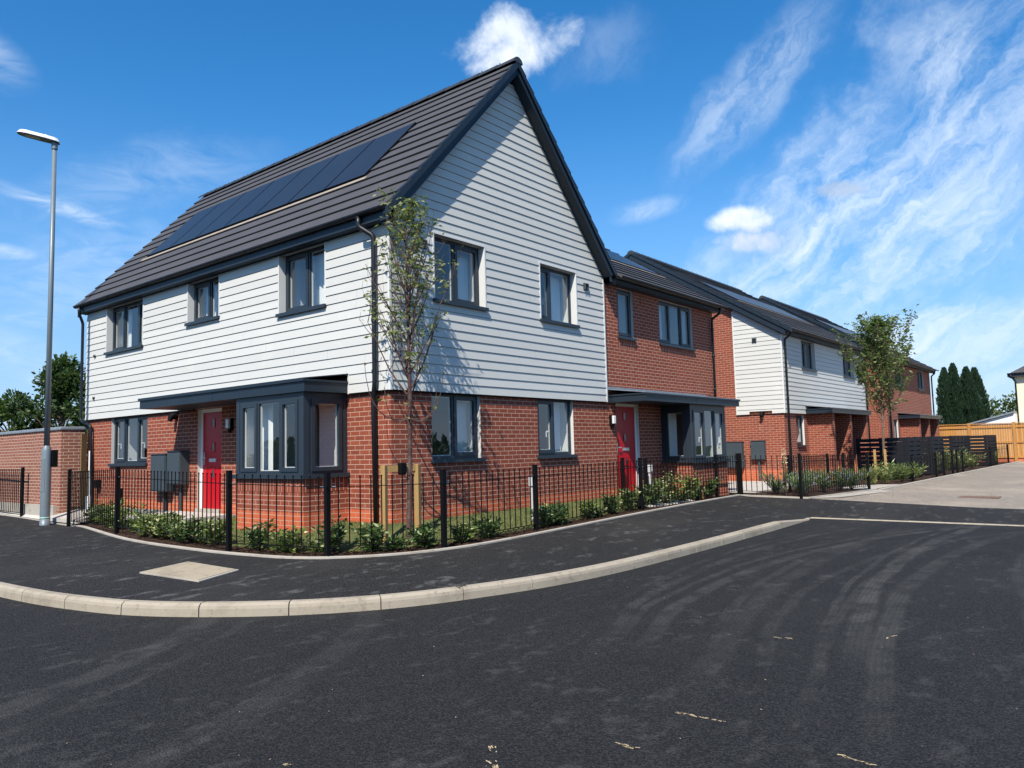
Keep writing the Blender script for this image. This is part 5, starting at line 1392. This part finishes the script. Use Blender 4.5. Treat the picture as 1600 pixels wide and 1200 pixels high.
bl = [(84+random.uniform(-1.5, 1.5), 6.0-i*.9, 2.7+random.uniform(-.3, .5), 1.6, random.uniform(1.9, 2.9)) for i in range(16)]
ht = thing('hedge', (84, -2, 0), 'long yellow green hedge beyond the fence behind the cream house', 'hedge')
leaf_cloud(mb, bl, 15000, .34, 51); mb.build('foliage', M['leaf_hedge'], ht)

mb = MB(); bl = [(-28+random.uniform(-2, 2), -6+i*2.6, -.2+random.uniform(-.5, .6), 2.4, random.uniform(1.2, 2.4)) for i in range(18)]
bl += [(-14+i*3.0, -36+random.uniform(-2, 2), -.2+random.uniform(-.6, .8), 2.6, random.uniform(1.4, 2.6)) for i in range(18)]
leaf_cloud(mb, bl, 60000, .62, 61)
tag(mb.build('tree_line', M['leaf_bg']), 'dark tree line across the road, reflected in the window panes', 'trees', kind='stuff')

# ================================================================== CAMERA
cd = bpy.data.cameras.new('camera'); cam = bpy.data.objects.new('camera', cd); COL.objects.link(cam); S.camera = cam
r = Vector((0.63333303, -0.77347543, -0.02500057)); u = Vector((-0.04938008, -0.07263061, 0.99613574)); f = Vector((0.77230232, 0.62965114, 0.08419364))
cam.matrix_world = Matrix(((r.x, u.x, -f.x, -7.77658627), (r.y, u.y, -f.y, -8.70489816), (r.z, u.z, -f.z, 1.15905174), (0, 0, 0, 1)))
cd.sensor_width = 36; cd.sensor_fit = 'HORIZONTAL'; cd.lens = 36*1198.33/1600; cd.clip_start = .05; cd.clip_end = 3000

# ================================================================== LIGHT
sv = Vector((-.8, -.36, 1)).normalized()
ld = bpy.data.lights.new('sun', 'SUN'); ld.energy = 4.7; ld.angle = math.radians(.53); ld.color = (1, .945, .855)
lo = bpy.data.objects.new('sun', ld); COL.objects.link(lo); lo.rotation_euler = sv.to_track_quat('Z', 'Y').to_euler()
wd = bpy.data.worlds.new('World'); S.world = wd; wd.use_nodes = True; nt = wd.node_tree; nt.nodes.clear(); k = N(nt)
out = k.n('ShaderNodeOutputWorld'); bg = k.n('ShaderNodeBackground'); k.link(bg.outputs[0], out.inputs[0])
sky = k.n('ShaderNodeTexSky'); sky.sky_type = 'NISHITA'; sky.sun_disc = False
sky.sun_elevation = math.asin(sv.z); sky.sun_rotation = math.atan2(sv.x, sv.y)
sky.air_density = 1.0; sky.dust_density = .3; sky.ozone_density = 3.0; sky.altitude = 50
hsv = k.n('ShaderNodeHueSaturation'); hsv.inputs['Saturation'].default_value = 1.36; hsv.inputs['Value'].default_value = 1.2; k.link(sky.outputs[0], hsv.inputs['Color'])
tc = k.n('ShaderNodeTexCoord'); D = tc.outputs['Generated']
def dot(v):
    nd = k.n('ShaderNodeVectorMath', operation='DOT_PRODUCT'); k.link(D, nd.inputs[0]); nd.inputs[1].default_value = v; return nd.outputs['Value']
def dirpx(x, y):
    return (f+r*((x-800)/1198.33)-u*((y-600)/1198.33)).normalized()
WARP = k.noise(D, 9, 5, .6); WARP2 = k.noise(k.mapping(D, loc=(5, 3, 1)), 9, 5, .6)
def blob(x, y, x2, y2, w, soft=.6, warp=.25):
    """soft elongated patch on the sky between two directions, w in radians"""
    a, b = dirpx(x, y), dirpx(x2, y2); mid = (a+b).normalized(); ax = (b-a); half = ax.length/2+w; ax = ax.normalized() if ax.length > 1e-4 else r; ay = mid.cross(ax).normalized()
    px = k.math('DIVIDE', k.math('ADD', dot(ax), k.math('MULTIPLY', k.math('SUBTRACT', WARP, .5), warp*w*2)), half)
    py = k.math('DIVIDE', k.math('ADD', dot(ay), k.math('MULTIPLY', k.math('SUBTRACT', WARP2, .5), warp*w*2)), w)
    dd = k.math('SQRT', k.math('ADD', k.math('MULTIPLY', px, px), k.math('MULTIPLY', py, py)))
    front = k.step(dot(mid), 0, .2)
    return k.math('MULTIPLY', k.math('SUBTRACT', 1, k.step(dd, 1-soft, 1.0)), front)
sep = k.n('ShaderNodeSeparateXYZ'); k.link(D, sep.inputs[0])
# streaks follow a tilted world direction
ax1 = (dirpx(1600, 60)-dirpx(1080, 560)).normalized(); nrm = dirpx(1350, 300); ay1 = nrm.cross(ax1).normalized(); 
cmb = k.n('ShaderNodeCombineXYZ'); k.link(k.math('ADD', k.math('MULTIPLY', dot(ax1), 2.6), k.math('MULTIPLY', WARP, .5)), cmb.inputs[0]); k.link(k.math('ADD', k.math('MULTIPLY', dot(ay1), 8.5), k.math('MULTIPLY', WARP2, .75)), cmb.inputs[1]); k.link(k.math('MULTIPLY', dot(nrm), 3), cmb.inputs[2])
ci = k.noise(cmb.outputs[0], 2.0, 8, .62, .35); ci2 = k.noise(cmb.outputs[0], 7, 7, .7, .45)
ci3 = k.noise(D, 16, 8, .7, .6)
cirr = k.math('ADD', k.math('MULTIPLY', ci, .58), k.math('ADD', k.math('MULTIPLY', ci2, .28), k.math('MULTIPLY', ci3, .14)))
mask = None
def addm(m, v, a): 
    v = k.math('MULTIPLY', v, a); return v if m is None else k.math('MAXIMUM', m, v)
for args, a in [((1180, 560, 1620, 60, .17, .75, .9), 1.0), ((1240, 430, 1560, 240, .10, .8, .8), 1.15), ((1180, 400, 1400, 300, .075, .9, .8), 1.3), ((1060, 600, 1700, 560, .085, .8, .9), .95), ((1300, 570, 1640, 500, .07, .7, .8), 1.15), ((1060, 250, 1290, 20, .05, .8, .8), .72), ((1150, 120, 1270, 60, .035, .8, .6), .8), ((960, 340, 1060, 310, .02, .8, .6), .6), ((900, 110, 1000, 60, .045, .9, 1), .22)]:
    mask = addm(mask, blob(*args), a)
c1 = k.math('MULTIPLY', mask, k.step(cirr, .36, .64))
lm = None
for args, a in [((-40, 280, 215, 365, .014, .9, .5), .85), ((-60, 385, 70, 400, .012, .9, .5), .8), ((0, 330, 420, 245, .05, .9, .9), .34), ((-60, 60, 20, 110, .035, .9, .6), .6), ((0, 440, 300, 400, .06, .9, .9), .38), ((-20, 490, 110, 500, .014, .8, .5), .42), ((-20, 545, 30, 552, .010, .8, .5), .5), ((20, 590, 120, 600, .012, .8, .5), .6), ((1525, 600, 1600, 600, .012, .8, .5), .3), ((-60, 520, 160, 610, .05, .9, .5), .35)]:
    lm = addm(lm, blob(*args), a)
wisp = k.noise(k.mapping(D, (5, 5, 14)), 2.4, 7, .65, 1.2)
c2 = k.math('MULTIPLY', lm, k.step(wisp, .25, .72))
puffn = k.noise(D, 11, 9, .62, .3)
pm = None
for args, a in [((725, 72, 890, 50, .066, .95, .9), .95), ((745, 40, 860, 34, .050, .95, .9), .95), ((700, 100, 780, 95, .022, .9, .9), .55), ((1120, 345, 1195, 345, .026, .7, .8), 1.0), ((1120, 385, 1230, 375, .026, .9, .9), .75)]:
    pm = addm(pm, blob(*args), a)
c3 = k.step(k.math('ADD', k.math('MULTIPLY', pm, .72), k.math('MULTIPLY', k.math('SUBTRACT', puffn, .5), 1.9)), .16, .92)
c3 = k.math('MULTIPLY', c3, k.step(pm, .02, .3))
hz = k.math('SUBTRACT', 1, k.step(sep.outputs[2], -.02, .16))
hz = k.math('MULTIPLY', hz, k.math('ADD', .35, k.math('MULTIPLY', k.noise(k.mapping(D, (2, 2, 12)), 3, 5), .5)))
glow = k.math('MULTIPLY', k.step(dot((.9, -.43, .02)), .72, 1.0), .45)
tot = k.math('MAXIMUM', k.math('MULTIPLY', c1, .84), k.math('MAXIMUM', k.math('MULTIPLY', c2, .85), c3))
tot = k.math('MAXIMUM', tot, k.math('MULTIPLY', hz, k.math('ADD', .22, k.math('MULTIPLY', glow, 1.3))))
dark = blob(1280, 300, 1345, 298, .013, .6, .9)
CL = (5.6, 6.5, 7.6, 1)
shade = k.math('MULTIPLY', blob(1130, 380, 1240, 375, .03, .8, .5), .55)
cc_ = k.mix(c3, CL, (7.0, 7.4, 8.0, 1)); cc_ = k.mix(shade, cc_, (4.3, 4.7, 5.4, 1))
low = k.math('MULTIPLY', k.math('SUBTRACT', 1, k.step(sep.outputs[2], .0, .42)), .72)
base_sky = k.mix(low, hsv.outputs[0], (1.75, 3.15, 5.7, 1))
col = k.mix(k.math('MULTIPLY', tot, .92, clamp=True), base_sky, cc_)
col = k.mix(k.math('MULTIPLY', dark, .6), col, (3.6, 4.3, 5.4, 1))
k.link(col, bg.inputs[0]); bg.inputs[1].default_value = .11
S.view_settings.view_transform = 'Standard'; S.view_settings.look = 'None'; S.view_settings.exposure = .5; S.view_settings.gamma = 1
S.cycles.use_denoising = True; S.cycles.max_bounces = 8; S.cycles.transparent_max_bounces = 12; S.cycles.sample_clamp_indirect = 6
S.cycles.caustics_reflective = False; S.cycles.caustics_refractive = False
for o in bpy.data.objects:
    if '_w' in o: del o['_w']
